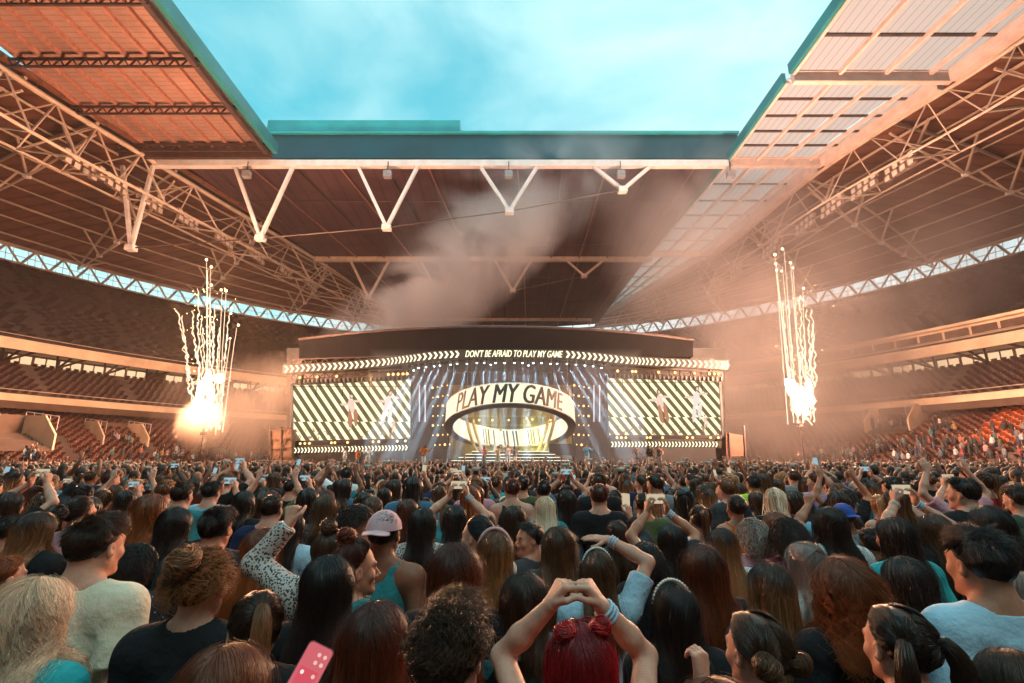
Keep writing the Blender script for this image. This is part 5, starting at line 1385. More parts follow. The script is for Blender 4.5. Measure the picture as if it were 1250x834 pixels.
# ---- the people nearest the camera, as the photo shows them ------------
NEAR = [
 # px, top, Y, sex, (style, colour, options), top, pose, yaw, head yaw, skin, label, extras
 (45, 695, 1.47, 'F', ('long', 'platinum', dict(length=.32, wave=.020, freq=4.5, vol=.020)), ('tee', 'turquoise'), 'stand', 0, -20, 'fair', 'woman with wavy platinum blonde hair and turquoise top in the bottom left corner', ''),
 (121, 617, 1.82, 'M', ('short', 'dark brown', dict(length=.055, vol=.018)), ('tee', 'cream'), 'stand', -12, -45, 'fair', 'tall man with short brown hair in a pale cream tee looking right', ''),
 (47, 618, 2.75, 'F', ('long', 'ombre', dict(length=.27)), ('long', 'black'), 'stand', -8, -25, 'fair', 'woman with straight blonde tipped hair and black jacket, left of the cream tee man', ''),
 (8, 672, 2.35, 'M', ('crop', 'copper', dict(length=.03, vol=.01)), ('tee', 'grey'), 'stand', -30, -60, 'fair', 'ginger person with cropped hair looking right at the left picture edge', ''),
 (13, 624, 3.2, 'M', ('short', 'black', dict(length=.05, vol=.015)), ('tee', 'navy'), 'stand', -25, -45, 'tan', 'dark haired man in navy tee near left edge, behind the ginger person', ''),
 (168, 657, 2.35, 'F', ('curly', 'black', dict(length=.085, wave=.010, freq=3)), ('tee', 'sequinned black'), 'stand', -10, -20, 'tan', 'person with short curly black hair in a sequinned black top beside the cream tee man', ''),
 (250, 661, 1.62, 'F', ('updo', 'honey', dict(vol=.010)), ('long', 'black'), 'stand', 0, 0, 'fair', 'woman with a messy honey blonde updo in a black jacket', ''),
 (318, 712, 1.48, 'F', ('pony', 'ombre', dict(length=.40)), ('long', 'black'), 'stand', 15, 20, 'fair', 'woman with a long blonde streaked ponytail over dark roots near the bottom left', ''),
 (277, 772, 1.10, 'F', ('long', 'copper', dict(length=.30, vol=.01)), ('tee', 'charcoal'), 'phone_low', 0, 0, 'fair', 'copper haired woman at the bottom edge holding the pink phone', 'pinkphone'),
 (266, 612, 2.6, 'M', ('short', 'black', dict(length=.06, vol=.02)), ('long', 'charcoal'), 'stand', 0, 0, 'tan', 'man with thick black hair standing over the honey blonde updo', ''),
 (216, 613, 2.95, 'F', ('long', 'black', dict(length=.34)), ('long', 'charcoal'), 'stand', 0, 0, 'fair', 'woman with long straight black hair left of the thick black haired man', ''),
 (224, 584, 4.2, 'M', ('short', 'dark brown', dict(length=.05, vol=.02)), ('tee', 'teal'), 'stand', 0, -35, 'fair', 'tall man with short dark hair and teal tee in profile at left', ''),
 (259, 583, 4.7, 'M', ('short', 'black', dict(length=.05, vol=.02)), ('tee', 'sky blue'), 'phone', 0, 0, 'fair', 'man in a sky blue shirt holding a phone up at left', 'phone'),
 (299, 594, 4.0, 'F', ('bob', 'black', dict(length=.16)), ('tee', 'black'), 'stand', 0, 0, 'fair', 'person with a round black bob right of the sky blue shirt man', ''),
 (14, 596, 3.9, 'F', ('long', 'dark brown', dict(length=.3)), ('tee', 'black'), 'phone_high', -10, 0, 'fair', 'woman raising both arms with a phone at the far left edge', 'phone'),
 (470, 615, 2.4, 'M', ('crop', 'black', dict(length=.03)), ('tank', 'teal'), 'stand', -8, -6, 'brown', 'man in a backwards pink cap and teal tank top with bare shoulders', 'cap'),
 (436, 611, 2.95, 'F', ('curly', 'black', dict(length=.11, wave=.012, freq=3)), ('tee', 'white'), 'stand', -50, -60, 'tan', 'curly black haired woman in white turning to look right, beside the pink cap', ''),
 (403, 640, 2.3, 'F', ('topknot', 'brown', {}), ('long', 'leopard print'), 'fist', 8, 0, 'fair', 'woman in leopard print sleeves raising her fist left of the pink cap man', 'bandL'),
 (402, 667, 1.72, 'F', ('long', 'black', dict(length=.46, vol=.006)), ('long', 'black'), 'stand', 0, -10, 'fair', 'woman with very long black hair in a black jacket left of centre', ''),
 (432, 652, 2.02, 'F', ('topknot', 'auburn', {}), ('tee', 'teal'), 'stand', -30, -45, 'tan', 'woman with auburn top knot in right facing profile below the pink cap man', ''),
 (460, 722, 1.36, 'F', ('long', 'auburn', dict(length=.36, vol=.008)), ('tee', 'black'), 'stand', 0, 0, 'fair', 'woman with long straight red brown hair at the bottom, left of the glasses man', ''),
 (547, 719, 1.13, 'M', ('short', 'dark brown', dict(length=.075, wave=.010, freq=3, vol=.03)), ('tee', 'black'), 'stand', -6, -10, 'fair', 'man with thick dark tousled hair and black glasses at the bottom centre', 'glasses'),
 (555, 653, 1.80, 'F', ('long', 'auburn', dict(length=.34, vol=.010)), ('tee', 'black'), 'stand', 0, 0, 'fair', 'woman with smooth auburn hair just behind the tousled glasses man', ''),
 (604, 641, 2.30, 'F', ('long', 'honey', dict(length=.40, wave=.006)), ('tee', 'black'), 'stand', 0, 0, 'fair', 'woman with long honey hair under a padded pink headband', 'band'),
 (516, 613, 3.0, 'F', ('long', 'black', dict(length=.46)), ('long', 'leopard print'), 'stand', 0, 0, 'tan', 'woman with long black hair over a leopard print jacket right of the pink cap', ''),
 (556, 612, 3.7, 'F', ('long', 'black', dict(length=.28)), ('tee', 'teal'), 'phone_high', 0, 0, 'fair', 'woman in teal holding a phone high with both arms, left of centre', 'phone bandR'),
 (498, 604, 3.8, 'F', ('bob', 'auburn', dict(length=.2)), ('tee', 'burgundy'), 'stand', 0, 0, 'fair', 'person with a red brown bob behind the leopard jacket', ''),
 (333, 598, 3.6, 'M', ('crop', 'dark brown', dict(length=.03)), ('tee', 'navy'), 'stand', 0, 0, 'fair', 'broad man with cropped brown hair and a navy tee at left', ''),
 (358, 619, 3.25, 'F', ('long', 'black', dict(length=.44)), ('tee', 'pale blue'), 'stand', -10, -20, 'fair', 'woman with very long black hair and a pale blue tee at left', ''),
 (322, 638, 2.6, 'F', ('long', 'copper', dict(length=.40)), ('long', 'orange'), 'stand', 0, 0, 'fair', 'woman with long copper hair in an orange jacket', ''),
 (709, 746, 1.30, 'F', ('long', 'vivid red', dict(length=.24, vol=.012)), ('tank', 'white'), 'heart', 0, 0, 'fair', 'woman with vivid red hair in knots joining both hands above her head', 'knots bandR'),
 (821, 703, 1.78, 'F', ('long', 'black', dict(length=.50)), ('tee', 'black'), 'stand', 0, 0, 'fair', 'woman with long sleek black hair under a pearl headband', 'pearl'),
 (729, 665, 2.32, 'F', ('long', 'brown', dict(length=.32)), ('tee', 'pale blue'), 'over', 0, 0, 'fair', 'woman in pale blue tee with one arm bent over her pearl headband', 'pearl bandR'),
 (640, 690, 1.80, 'F', ('long', 'dark brown', dict(length=.20, vol=.008)), ('long', 'teal'), 'stand', 0, 0, 'fair', 'dark brown haired woman in a teal jacket left of the vivid red hair', ''),
 (681, 636, 2.6, 'F', ('long', 'brown', dict(length=.36)), ('tee', 'charcoal'), 'stand', 0, 0, 'fair', 'woman with long brown hair directly behind the raised joined hands', ''),
 (857, 656, 2.15, 'F', ('long', 'auburn', dict(length=.42, vol=.006)), ('tee', 'black'), 'stand', 0, 0, 'fair', 'woman with long red brown hair right of the pearl headband woman', ''),
 (880, 638, 2.78, 'F', ('long', 'ombre', dict(length=.36)), ('tee', 'white'), 'stand', 0, 0, 'fair', 'woman with blonde streaked hair and a white tee right of centre', ''),
 (920, 736, 1.42, 'F', ('lowbuns', 'brown', dict(vol=.004)), ('long', 'black'), 'face', 20, 40, 'fair', 'woman with brown hair in two low buns raising a hand to her face', ''),
 (790, 657, 2.7, 'F', ('curly', 'black', dict(length=.075, wave=.010, freq=3)), ('long', 'black'), 'stand', 0, 0, 'tan', 'person with short curly black hair behind the sleek pearl headband woman', ''),
 (819, 634, 3.05, 'F', ('long', 'black', dict(length=.40)), ('tee', 'charcoal'), 'phone_high', 8, 0, 'tan', 'black haired woman lifting a phone with both bare arms at centre right', 'phonepale bandR'),
 (752, 630, 3.55, 'F', ('long', 'dark brown', dict(length=.3)), ('long', 'charcoal'), 'phone_one', 0, 0, 'fair', 'woman holding a phone upright in one hand right of centre', 'phone'),
 (853, 613, 3.5, 'F', ('pony', 'brown', dict(length=.3)), ('tee', 'white'), 'stand', 0, 0, 'fair', 'woman with a high brown ponytail and white tee right of the raised phone', ''),
 (897, 600, 4.1, 'F', ('bun', 'black', {}), ('tank', 'orange'), 'stand', 0, 0, 'tan', 'woman with black hair tied up in an orange tank top', ''),
 (918, 628, 3.05, 'F', ('curly', 'grey', dict(length=.11, wave=.012, freq=3)), ('tee', 'pink'), 'stand', 0, 0, 'fair', 'person with fluffy grey curls in pink right of the orange tank top', ''),
 (945, 620, 3.6, 'F', ('long', 'copper', dict(length=.26, wave=.012, vol=.01)), ('tee', 'orange'), 'stand', 0, 0, 'fair', 'woman with bright copper waves and orange tee behind the black curls', ''),
 (665, 602, 4.4, 'F', ('long', 'platinum', dict(length=.38)), ('tee', 'teal'), 'stand', 0, 0, 'fair', 'woman with straight platinum hair and teal tee below the halo ring', ''),
 (692, 594, 4.6, 'F', ('long', 'black', dict(length=.34)), ('long', 'denim'), 'stand', 0, 0, 'fair', 'woman with black hair and blue denim jacket beside the platinum hair', ''),
 (648, 632, 3.1, 'M', ('short', 'black', dict(length=.05, vol=.015)), ('tee', 'charcoal'), 'stand', 55, 60, 'tan', 'person in left facing profile smiling behind the joined hands', ''),
 (685, 577, 8.0, 'M', ('crop', 'black', dict(length=.03)), ('tee', 'red'), 'stand', 0, 0, 'fair', 'person in a bright red cap below the halo ring', 'redcap'),
 (876, 816, 0.99, 'F', ('long', 'copper', dict(length=.26, wave=.016, freq=6, vol=.015)), ('tee', 'black'), 'stand', 0, 0, 'fair', 'crown of orange hair at the very bottom edge right of centre', ''),
 (919, 577, 6.0, 'M', ('short', 'black', dict(length=.05, vol=.02)), ('tee', 'lime'), 'stand', 0, 0, 'tan', 'tall man in a lime green tee right of centre', ''),
 (1190, 632, 1.62, 'M', ('short', 'black', dict(length=.055, vol=.022)), ('tee', 'pale blue'), 'stand', 10, 45, 'tan', 'tall black haired man in a pale blue tee looking left at right', ''),
 (1090, 727, 1.38, 'F', ('pigtails', 'dark brown', dict(length=.36)), ('long', 'black'), 'stand', 25, 30, 'fair', 'woman with centre parted dark pigtails looking left at bottom right', ''),
 (1027, 672, 1.72, 'F', ('long', 'copper', dict(length=.19, wave=.024, freq=4.2, vol=.020)), ('tee', 'black'), 'stand', 0, 0, 'fair', 'woman with curly ginger hair and printed black tee', 'print'),
 (1102, 671, 2.0, 'F', ('bob', 'black', dict(length=.22, vol=.008)), ('tee', 'teal'), 'stand', 0, 0, 'fair', 'woman with a glossy black bob and teal tee left of the pale blue tee man', ''),
 (981, 653, 2.3, 'F', ('halfup', 'grey', dict(length=.3, wave=.010)), ('tee', 'white'), 'stand', 20, 25, 'fair', 'woman with ash grey half tied hair left of the curly ginger woman', ''),
 (938, 678, 1.92, 'F', ('long', 'ombre', dict(length=.40, vol=.006)), ('tee', 'charcoal'), 'stand', 0, 0, 'fair', 'woman with long brown to blonde hair behind the two low buns', ''),
 (1010, 612, 2.95, 'F', ('long', 'black', dict(length=.42, vol=.006)), ('tee', 'white'), 'stand', 0, 0, 'fair', 'woman with long black hair and white tee at right of centre', ''),
 (1090, 624, 2.6, 'F', ('bob', 'black', dict(length=.2)), ('tee', 'turquoise'), 'stand', 35, 40, 'tan', 'woman with black hair in left facing profile and turquoise tee', ''),
 (1062, 640, 3.2, 'M', ('short', 'black', dict(length=.05, vol=.02)), ('tee', 'navy'), 'stand', 0, 0, 'brown', 'man in a navy tee between the long black hair and turquoise tee', ''),
 (960, 627, 2.85, 'F', ('curly', 'black', dict(length=.11, wave=.010, freq=3)), ('tee', 'burgundy'), 'stand', 0, 0, 'brown', 'person with big round black curls and a burgundy tee', ''),
 (1138, 622, 3.1, 'F', ('long', 'brown', dict(length=.36)), ('tee', 'black'), 'phone_high', 6, 0, 'fair', 'woman raising a phone in both arms left of the pale blue tee man', 'phone bandR bandL'),
 (1240, 588, 3.9, 'M', ('short', 'dark brown', dict(length=.06, vol=.02)), ('tee', 'camouflage'), 'stand', 35, 45, 'fair', 'bearded man in camouflage looking left at the right picture edge', 'beard'),
 (1246, 690, 1.95, 'F', ('bob', 'grey', dict(length=.2, vol=.01)), ('tee', 'black'), 'stand', 0, 0, 'fair', 'person with silver bobbed hair cut by the right edge', ''),
 (1232, 778, 1.27, 'F', ('long', 'brown', dict(length=.3)), ('tee', 'charcoal'), 'stand', 30, 35, 'fair', 'brown haired woman with glasses in the bottom right corner', 'glasses'),
 (1204, 611, 2.75, 'F', ('long', 'black', dict(length=.36)), ('long', 'black'), 'stand', 0, 0, 'fair', 'woman with long black hair partly hidden behind the pale blue tee man', ''),
 (1028, 610, 3.9, 'M', ('crop', 'black', dict(length=.03)), ('tee', 'sky blue'), 'shade', 0, 0, 'tan', 'man in a blue cap raising his left arm right of centre', 'bluecap'),
 (1168, 588, 4.6, 'F', ('bun', 'brown', {}), ('tee', 'pink'), 'arms_up', 0, 0, 'fair', 'woman in pink with both arms in the air at right', ''),
 (785, 597, 4.3, 'M', ('crop', 'dark brown', dict(length=.03)), ('tee', 'olive'), 'stand', 0, 0, 'tan', 'man with cropped hair and olive tee behind the raised centre phone', ''),
]
from itertools import product
def place(px, py, Y):
    p = on_y(px, py, Y); return p
spots = []
for i, (px, py, Y, sex, hair, top, pose, yaw, hy, skin, lab, ext) in enumerate(NEAR):
    Y *= 1.19; p = place(px, py, Y)
    if hair[0] == 'long' and 'wave' not in hair[2]: hair = (hair[0], hair[1], dict(hair[2], wave=.0035+.004*((i*7) % 5)/4, freq=2.2+(i % 3)*.6, vol=hair[2].get('vol', .002+.008*((i*3) % 4)/3)))
    p = place(px, py, Y); H = float(np.clip(p[2], 1.48, 1.90))
    lod = -1 if Y < 2.25 else 0 if Y < 3.6 else 1
    vc = math.degrees(math.atan2(px-625, 600))
    if hy*vc > 0: hy = (1 if hy > 0 else -1)*max(0, abs(hy)-abs(vc))
    if yaw*vc > 0 and abs(vc) > 20: yaw *= .3
    hy = int(round(hy))
    b = person(lab, p[0], p[1], H, yaw, sex, hair, top, pose, hy, skin, lod, i)
    spots.append((p[0], p[1]))
    for e in ext.split():
        if e == 'phone': hold_phone(b, pose, sex, 'phone held up by the ' + ' '.join(lab.split()[:9]))
        if e == 'phonepale': hold_phone(b, pose, sex, 'pale cased phone lifted sideways by black haired woman at centre right', pale=True)
        if e == 'pinkphone': hold_phone(b, pose, sex, 'phone with glowing pink screen held at the bottom edge', pink=True, tilt=-25)
        if e == 'cap': cap(b, hy, mat('cap_pink', (.55, .33, .36), .8))
        if e == 'redcap': cap(b, hy, CM['red'])
        if e == 'bluecap': cap(b, hy, mat('cap_blue', (.02, .07, .32), .8))
        if e == 'glasses': glasses(b, hy)
        if e == 'beard': beard(b, hy, HM['dark brown'])
        if e == 'band': headband(b, hy, M_band, .011)
        if e == 'pearl': headband(b, hy, M_pearl, beads=True)
        if e == 'bandL': wristband(b, pose, sex, -1, M_pearl)
        if e == 'bandR': wristband(b, pose, sex, 1, CM['pale blue'], 3)
        if e == 'knots': inst('hair_knots', get_hair('spacebuns', 0, 77, hy, {}), HM['vivid red'], b)
        if e == 'print':
            tee = [c for c in b.children if c.name.startswith('tee_shirt')][0]
            from mathutils.bvhtree import BVHTree
            bv = BVHTree.FromPolygons([v.co.copy() for v in tee.data.vertices], [list(p.vertices) for p in tee.data.polygons])
            for tx, x0, x1, z0_, z1_ in (('ICE', -.115, -.045, 1.373, 1.40), ('GIRLS', -.105, -.040, 1.343, 1.365), ('20', .035, .085, 1.338, 1.40)):
                V, F = text_mesh(tx, 0, .02); VV = []
                for v in V:
                    x, z = x0+(x1-x0)*v[0], z0_+(z1_-z0_)*v[1]; h = bv.ray_cast(Vector((x, -.6, z)), Vector((0, 1, 0)))[0]; VV.append((x, (h.y if h else -.1)-.004, z))
                me = bpy.data.meshes.new('print'); me.from_pydata(VV, [], F); me.update(); o = inst('print', me, CM['pale blue'], tee)
# ---- the rest of the three hundred, row after row -----------------------
rr = np.random.default_rng(11)
styles = [('long', dict(length=.36)), ('long', dict(length=.26, wave=.012, vol=.012)), ('bob', dict(length=.18, vol=.006)), ('short', dict(length=.055, vol=.02)), ('crop', dict(length=.03, vol=.008)),
          ('pony', dict(length=.30)), ('bun', {}), ('topknot', {}), ('curly', dict(length=.10, wave=.011, freq=3)), ('halfup', dict(length=.30, wave=.008))]
SNAME = {0: 'long straight', 1: 'wavy', 2: 'bobbed', 3: 'short', 4: 'cropped', 5: 'ponytailed', 6: 'bunned', 7: 'top knotted', 8: 'curly', 9: 'half tied'}
hcol = ['black', 'dark brown', 'brown', 'auburn', 'ombre', 'honey', 'blonde', 'copper', 'grey', 'platinum']
hw = np.array([.30, .24, .15, .08, .07, .05, .05, .035, .01, .015]); hw /= hw.sum()
tcol = ['black', 'charcoal', 'navy', 'white', 'grey', 'teal', 'denim', 'burgundy', 'pale blue', 'red', 'pink', 'olive', 'turquoise', 'cream', 'mustard', 'orange', 'lilac', 'leopard print']
tw = np.array([.25, .13, .08, .08, .06, .07, .06, .04, .04, .03, .03, .03, .03, .02, .02, .02, .02, .02]); tw /= tw.sum()
def zone(px):
    for lim, nm in ((110, 'at the far left'), (300, 'below the left firework'), (430, 'under the left screen'), (515, 'between left screen and halo'), (590, 'below the halo, left half'), (660, 'below the halo, middle'), (740, 'below the halo, right half'),
                    (815, 'between halo and right screen'), (890, 'under the right screen'), (1040, 'below the right firework'), (1150, 'right of the right firework')):
        if px < lim: return nm
    return 'at the far right'
cand = []
Y = 2.75
while Y < 13.5:
    hx = 1.09*Y + .4; x = -hx + rr.uniform(0, .3)
    while x < hx:
        cand.append((x+rr.normal()*.06, Y+rr.normal()*.10)); x += .45 + rr.uniform(0, .12) + .010*Y
    Y += .50 + .010*Y
used = set(); fill = []
for (x, y) in cand:
    if y < 2.6: continue
    near = min((x-a)**2+((y-c)*.9)**2 for a, c in spots)
    if near < .36**2: continue
    # do not stand in front of somebody the photo shows
    if any(0 < c-y < .9 and abs(a/c - x/y) < .16/y for a, c in spots[:72]): continue
    spots.append((x, y)); fill.append((x, y))
NFILL = 300 - len(NEAR) - 12
fill.sort(key=lambda q: q[1]); rest_from = fill[NFILL-1][1] if len(fill) > NFILL else 13.0
fill = fill[:NFILL]
vcount = 0
for (x, y) in fill:
    lod = 1 if y < 4.6 else 2
    px = 625 + x/y*583
    for _ in range(60):
        si = int(rr.choice(10, p=[.26, .13, .11, .15, .06, .08, .05, .05, .06, .05])); hc = str(rr.choice(hcol, p=hw)); tc_ = str(rr.choice(tcol, p=tw)); zn = zone(px)
        if (si, hc, tc_, zn) not in used: break
    used.add((si, hc, tc_, zn))
    sex = 'M' if si in (3, 4) or rr.uniform() < .06 else 'F'
    kind = str(rr.choice(['tee', 'long', 'tank'], p=[.6, .3, .1])); q = rr.uniform()
    pose = 'stand' if q < .80 else ('phone' if q < .85 else 'phone_high' if q < .90 else 'phone_one' if q < .94 else 'fist' if q < .965 else 'arms_up' if q < .985 else 'shade')
    if kind == 'long' and pose in ('phone_high', 'arms_up'): kind = 'tee'
    hy = int(rr.choice([0, 0, 0, 25, -25, 45, -45])); H = float(np.clip(rr.normal(1.69 if sex == 'F' else 1.79, .06), 1.54, 1.90))
    dn = {'tee': 'tee', 'long': 'jacket', 'tank': 'tank top'}[kind]
    act = {'stand': '', 'phone': ' filming', 'phone_high': ' filming overhead', 'phone_one': ' filming one handed', 'fist': ' with fist up', 'arms_up': ' with arms up', 'shade': ' with left arm up'}[pose]
    lab = f'{SNAME[si]} {hc} haired person, {tc_} {dn},{act} {zn}'
    skin = str(rr.choice(['fair', 'tan', 'brown', 'dark'], p=[.62, .22, .11, .05]))
    b = person(lab, x, y, H, float(rr.normal()*10), sex, (styles[si][0], hc, styles[si][1]), (kind, tc_), pose, hy, skin, lod, 300+int(rr.integers(0, 2)))
    if pose in ('phone', 'phone_high', 'phone_one'): hold_phone(b, pose, sex, ('sideways' if pose != 'phone_one' else 'upright') + f' phone of {hc} {SNAME[si]} haired person in {tc_} {zn}')
# ---- the far crowd, nobody could count it ------------------------------
def crowd_templates():
    out = []
    for v in range(6):
        r = np.random.default_rng(90+v); b = MB(); col = []
        def add(fn, k, a):
            n0 = b.n; fn(); col.append(np.tile([k, a], (b.n-n0, 1)))
        an = np.linspace(0, 2*math.pi, 9)[:-1]
        prof = [(.0, .14, .10), (.5, .15, .10), (.9, .165, .115), (1.15, .155, .105), (1.34, .20, .10), (1.42, .12, .07), (1.46, .05, .05), (1.54, .045, .05)]
        add(lambda: b.grid(np.array([[[rx*math.cos(t), ry*math.sin(t)-.01, z] for t in an] for z, rx, ry in prof[:3]]), True), 4, 0)
        add(lambda: b.grid(np.array([[[rx*math.cos(t), ry*math.sin(t)-.01, z] for t in an] for z, rx, ry in prof[2:-1]]), True), 0, 0)
        add(lambda: b.grid(np.array([[[rx*math.cos(t), ry*math.sin(t)-.01, z] for t in an] for z, rx, ry in prof[-2:]]), True), 1, 0)
        add(lambda: b.sphere((0, .03, 1.575), (.07, .085, .115), 8, 6), 1, 0)
        add(lambda: b.sphere((0, -.012, 1.605), (.085, .103, .10), 9, 6), 2, 0)
        if v in (1, 2, 4): add(lambda: b.sphere((0, -.06, 1.47), (.088, .06, .19), 8, 6), 2, 0)
        def armq(s, e, w):
            b.tube([(s*.18, 0, 1.36), (s*e[0], e[1], e[2])], [.05, .042], 5); 
            b.tube([(s*e[0], e[1], e[2]), (s*w[0], w[1], w[2]), (s*w[0]*.97, w[1]+.01, w[2]+.15)], [.042, .03, .035], 5)
        if v == 3: 
            for s in (-1, 1): add(lambda: armq(s, (.24, .16, 1.42), (.09, .30, 1.66)), 1, 0)
            add(lambda: b.box((0, .31, 1.80), (.15, .012, .075)), 3, 0)
        elif v == 4: add(lambda: armq(1, (.26, .05, 1.52), (.2, .12, 1.78)), 1, 0)
        elif v == 5:
            for s in (-1, 1): add(lambda: armq(s, (.28, .03, 1.54), (.2, .1, 1.82)), 1, 0)
        else:
            for s in (-1, 1): add(lambda: b.tube([(s*.19, 0, 1.34), (s*.235, -.03, 1.1), (s*.21, .08, .9)], [.055, .045, .03], 5), 0, 0)
        out.append((np.vstack(b.v), np.vstack(b.q), np.vstack(b.t), np.vstack(col)[:, 0].astype(int)))
    return out
CT = crowd_templates()
mcr, nt, out = new_mat('crowd_tones'); p_ = N(nt, 'ShaderNodeBsdfPrincipled'); at = N(nt, 'ShaderNodeAttribute'); at.attribute_name = 'tone'; nt.links.new(at.outputs['Color'], p_.inputs['Base Color']); p_.inputs['Roughness'].default_value = .6; nt.links.new(p_.outputs[0], out.inputs[0])
def crowd(name, pts, seed):
    """pts: x, y, z, yaw"""
    r = np.random.default_rng(seed); VV, QQ, TT, CC = [], [], [], []; n = 0
    pts = np.array(pts); v = r.choice(6, len(pts), p=[.39, .25, .22, .06, .05, .03])
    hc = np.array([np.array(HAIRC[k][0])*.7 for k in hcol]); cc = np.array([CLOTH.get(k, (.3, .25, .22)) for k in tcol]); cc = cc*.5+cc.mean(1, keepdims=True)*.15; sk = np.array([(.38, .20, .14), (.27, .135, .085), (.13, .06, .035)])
    for k in range(6):
        P = pts[v == k]; m = len(P)
        if not m: continue
        V, Q, T, part = CT[k]; s = np.clip(r.normal(1.0, .045, m), .88, 1.11)[:, None]
        c, sn = np.cos(P[:, 3])[:, None], np.sin(P[:, 3])[:, None]
        X = (V[None, :, 0]*c - V[None, :, 1]*sn)*s + P[:, 0:1]; Yv = (V[None, :, 0]*sn + V[None, :, 1]*c)*s + P[:, 1:2]; Z = V[None, :, 2]*s + P[:, 2:3]
        VV.append(np.stack([X, Yv, Z], -1).reshape(-1, 3)); off = (np.arange(m)*len(V))[:, None, None]+n
        QQ.append((Q[None]+off).reshape(-1, 4)); TT.append((T[None]+off).reshape(-1, 3)); n += m*len(V)
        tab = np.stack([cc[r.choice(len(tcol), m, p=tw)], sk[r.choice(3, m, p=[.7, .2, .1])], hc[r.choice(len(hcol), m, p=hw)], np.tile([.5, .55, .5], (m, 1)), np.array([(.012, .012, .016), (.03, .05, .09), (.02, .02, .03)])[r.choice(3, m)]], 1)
        CC.append(tab[:, part].reshape(-1, 3))
    V = np.vstack(VV); base = np.array([V[:, 0].mean(), V[:, 1].mean(), V[:, 2].min()])
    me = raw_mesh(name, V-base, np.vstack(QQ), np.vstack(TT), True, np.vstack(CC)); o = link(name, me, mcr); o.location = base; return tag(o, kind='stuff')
pts = []
Y = rest_from + .25
while Y < 41.5:
    hx = min(1.12*Y+2.5, 46); x = -hx+rr.uniform(0, .5)
    while x < hx:
        xx, yy = x+rr.normal()*.10, Y+rr.normal()*.14
        inside = ((xx-XC)/46.6)**2+((yy-YC)/65)**2 < 1 and not (yy > 39.3 and 3 < abs(xx+.6) < 14)
        if inside and rr.uniform() < .96: pts.append((xx, yy, 0, rr.normal()*.25))
        x += .50+.004*Y
    Y += .60+.006*Y
NP_FAR = len(pts)
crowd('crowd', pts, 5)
pts = []
d0, z0, d1, z1, nr = 1.0, 1.2, 15.5, 7.3, 22
for (pa, pb, rows, dens) in ((160, 186, range(0, 8), 1.1), (-6, 20, range(0, 10), .75), (20, 40, range(0, 7), .35), (8, 30, range(9, 15), .22), (132, 150, range(0, 3), .35)):
    for i in rows:
        d = d0+(d1-d0)*(i+.55)/nr; z = z0+(z1-z0)*(i+1)/nr
        L = R(pb-pa)*60; k = int(L/.48)
        for a in np.linspace(R(pa), R(pb), k):
            if rr.uniform() < dens*(1-.035*i):
                q = ell(d, a); pts.append((q[0], q[1], z-.02-(.35 if rr.uniform() < .4 else 0), math.atan2(-(50-q[1]), 0) if False else math.atan2(-(-.6-q[0]), 52-q[1])*1.0))
for (px, py, Yd, k) in ((142, 536, 61.2, 12), (1095, 517, 61.2, 10), (1062, 536, 77.2, 6), (40, 556, 44, 8)):
    for _ in range(k):
        c = on_y(px+rr.normal()*10, py+rr.normal()*3, Yd); pts.append((c[0], c[1], c[2]-1.0, rr.uniform(-3, 3)))
crowd('stand_crowd', pts, 6)
# ---- performers ----------------------------------------------------------
PERF = [(422, 545.5, 44.6, 'F', 'white', 'dance', 'black', 'dancer in white with hands at the waist, leftmost before the left screen', 0), (437.5, 547, 44.4, 'F', 'orange', 'stand', 'brown', 'dancer in orange tinted outfit, middle of the three before the left screen', 0), (450, 546, 44.2, 'F', 'white', 'dance', 'blonde', 'blonde dancer in white, nearest the halo of the three at left', 1),
 (518, 543, 43.6, 'F', 'orange', 'mic', 'dark brown', 'singer in a bright orange jacket alone left of the halo', 1), (716, 541.5, 43.6, 'F', 'sky blue', 'mic', 'black', 'singer in a bright blue jacket alone right of the halo', 1),
 (591, 544, 44.2, 'F', 'pink', 'dance', 'blonde', 'performer in pink at the left of the group on the steps', 0), (608, 543.5, 44.4, 'F', 'cream', 'mic', 'black', 'performer in cream, second from left on the steps under the halo', 1), (620, 541.5, 44.0, 'F', 'white', 'stand', 'platinum', 'tallest performer in white at the middle of the steps', 0), (628.5, 544, 44.6, 'F', 'grey', 'dance', 'dark brown', 'performer in grey at the right of the group on the steps', 1),
 (777, 547, 44.2, 'F', 'grey', 'dance', 'blonde', 'blonde dancer in grey, leftmost before the right screen', 0), (792.5, 544, 44.4, 'F', 'black', 'stand', 'black', 'dancer in black with big dark curls before the right screen', 1), (803.5, 543, 44.2, 'F', 'charcoal', 'dance', 'brown', 'dancer in charcoal, rightmost of the three before the right screen', 0)]
for i, (px, py, Y, sex, tc_, pose, hc, lab, v) in enumerate(PERF):
    p = on_y(px, py, Y); H = float(np.clip(p[2]-FZ, 1.6, 2.05))
    b = person(lab, p[0], Y, H, 180+rr.normal()*15, sex, (('curly', hc, dict(length=.16, wave=.012, freq=3)) if i == 10 else ('long', hc, dict(length=.3, wave=.01, vol=.01))), ('long' if v else 'tank', tc_), pose, 0, 'tan' if i % 3 else 'brown', 2, 400+i % 2, 'performers on the stage', p[2]-H, CM['white'] if i in (3, 4, 7) else CM['grey'] if i % 2 else CM['cream'])
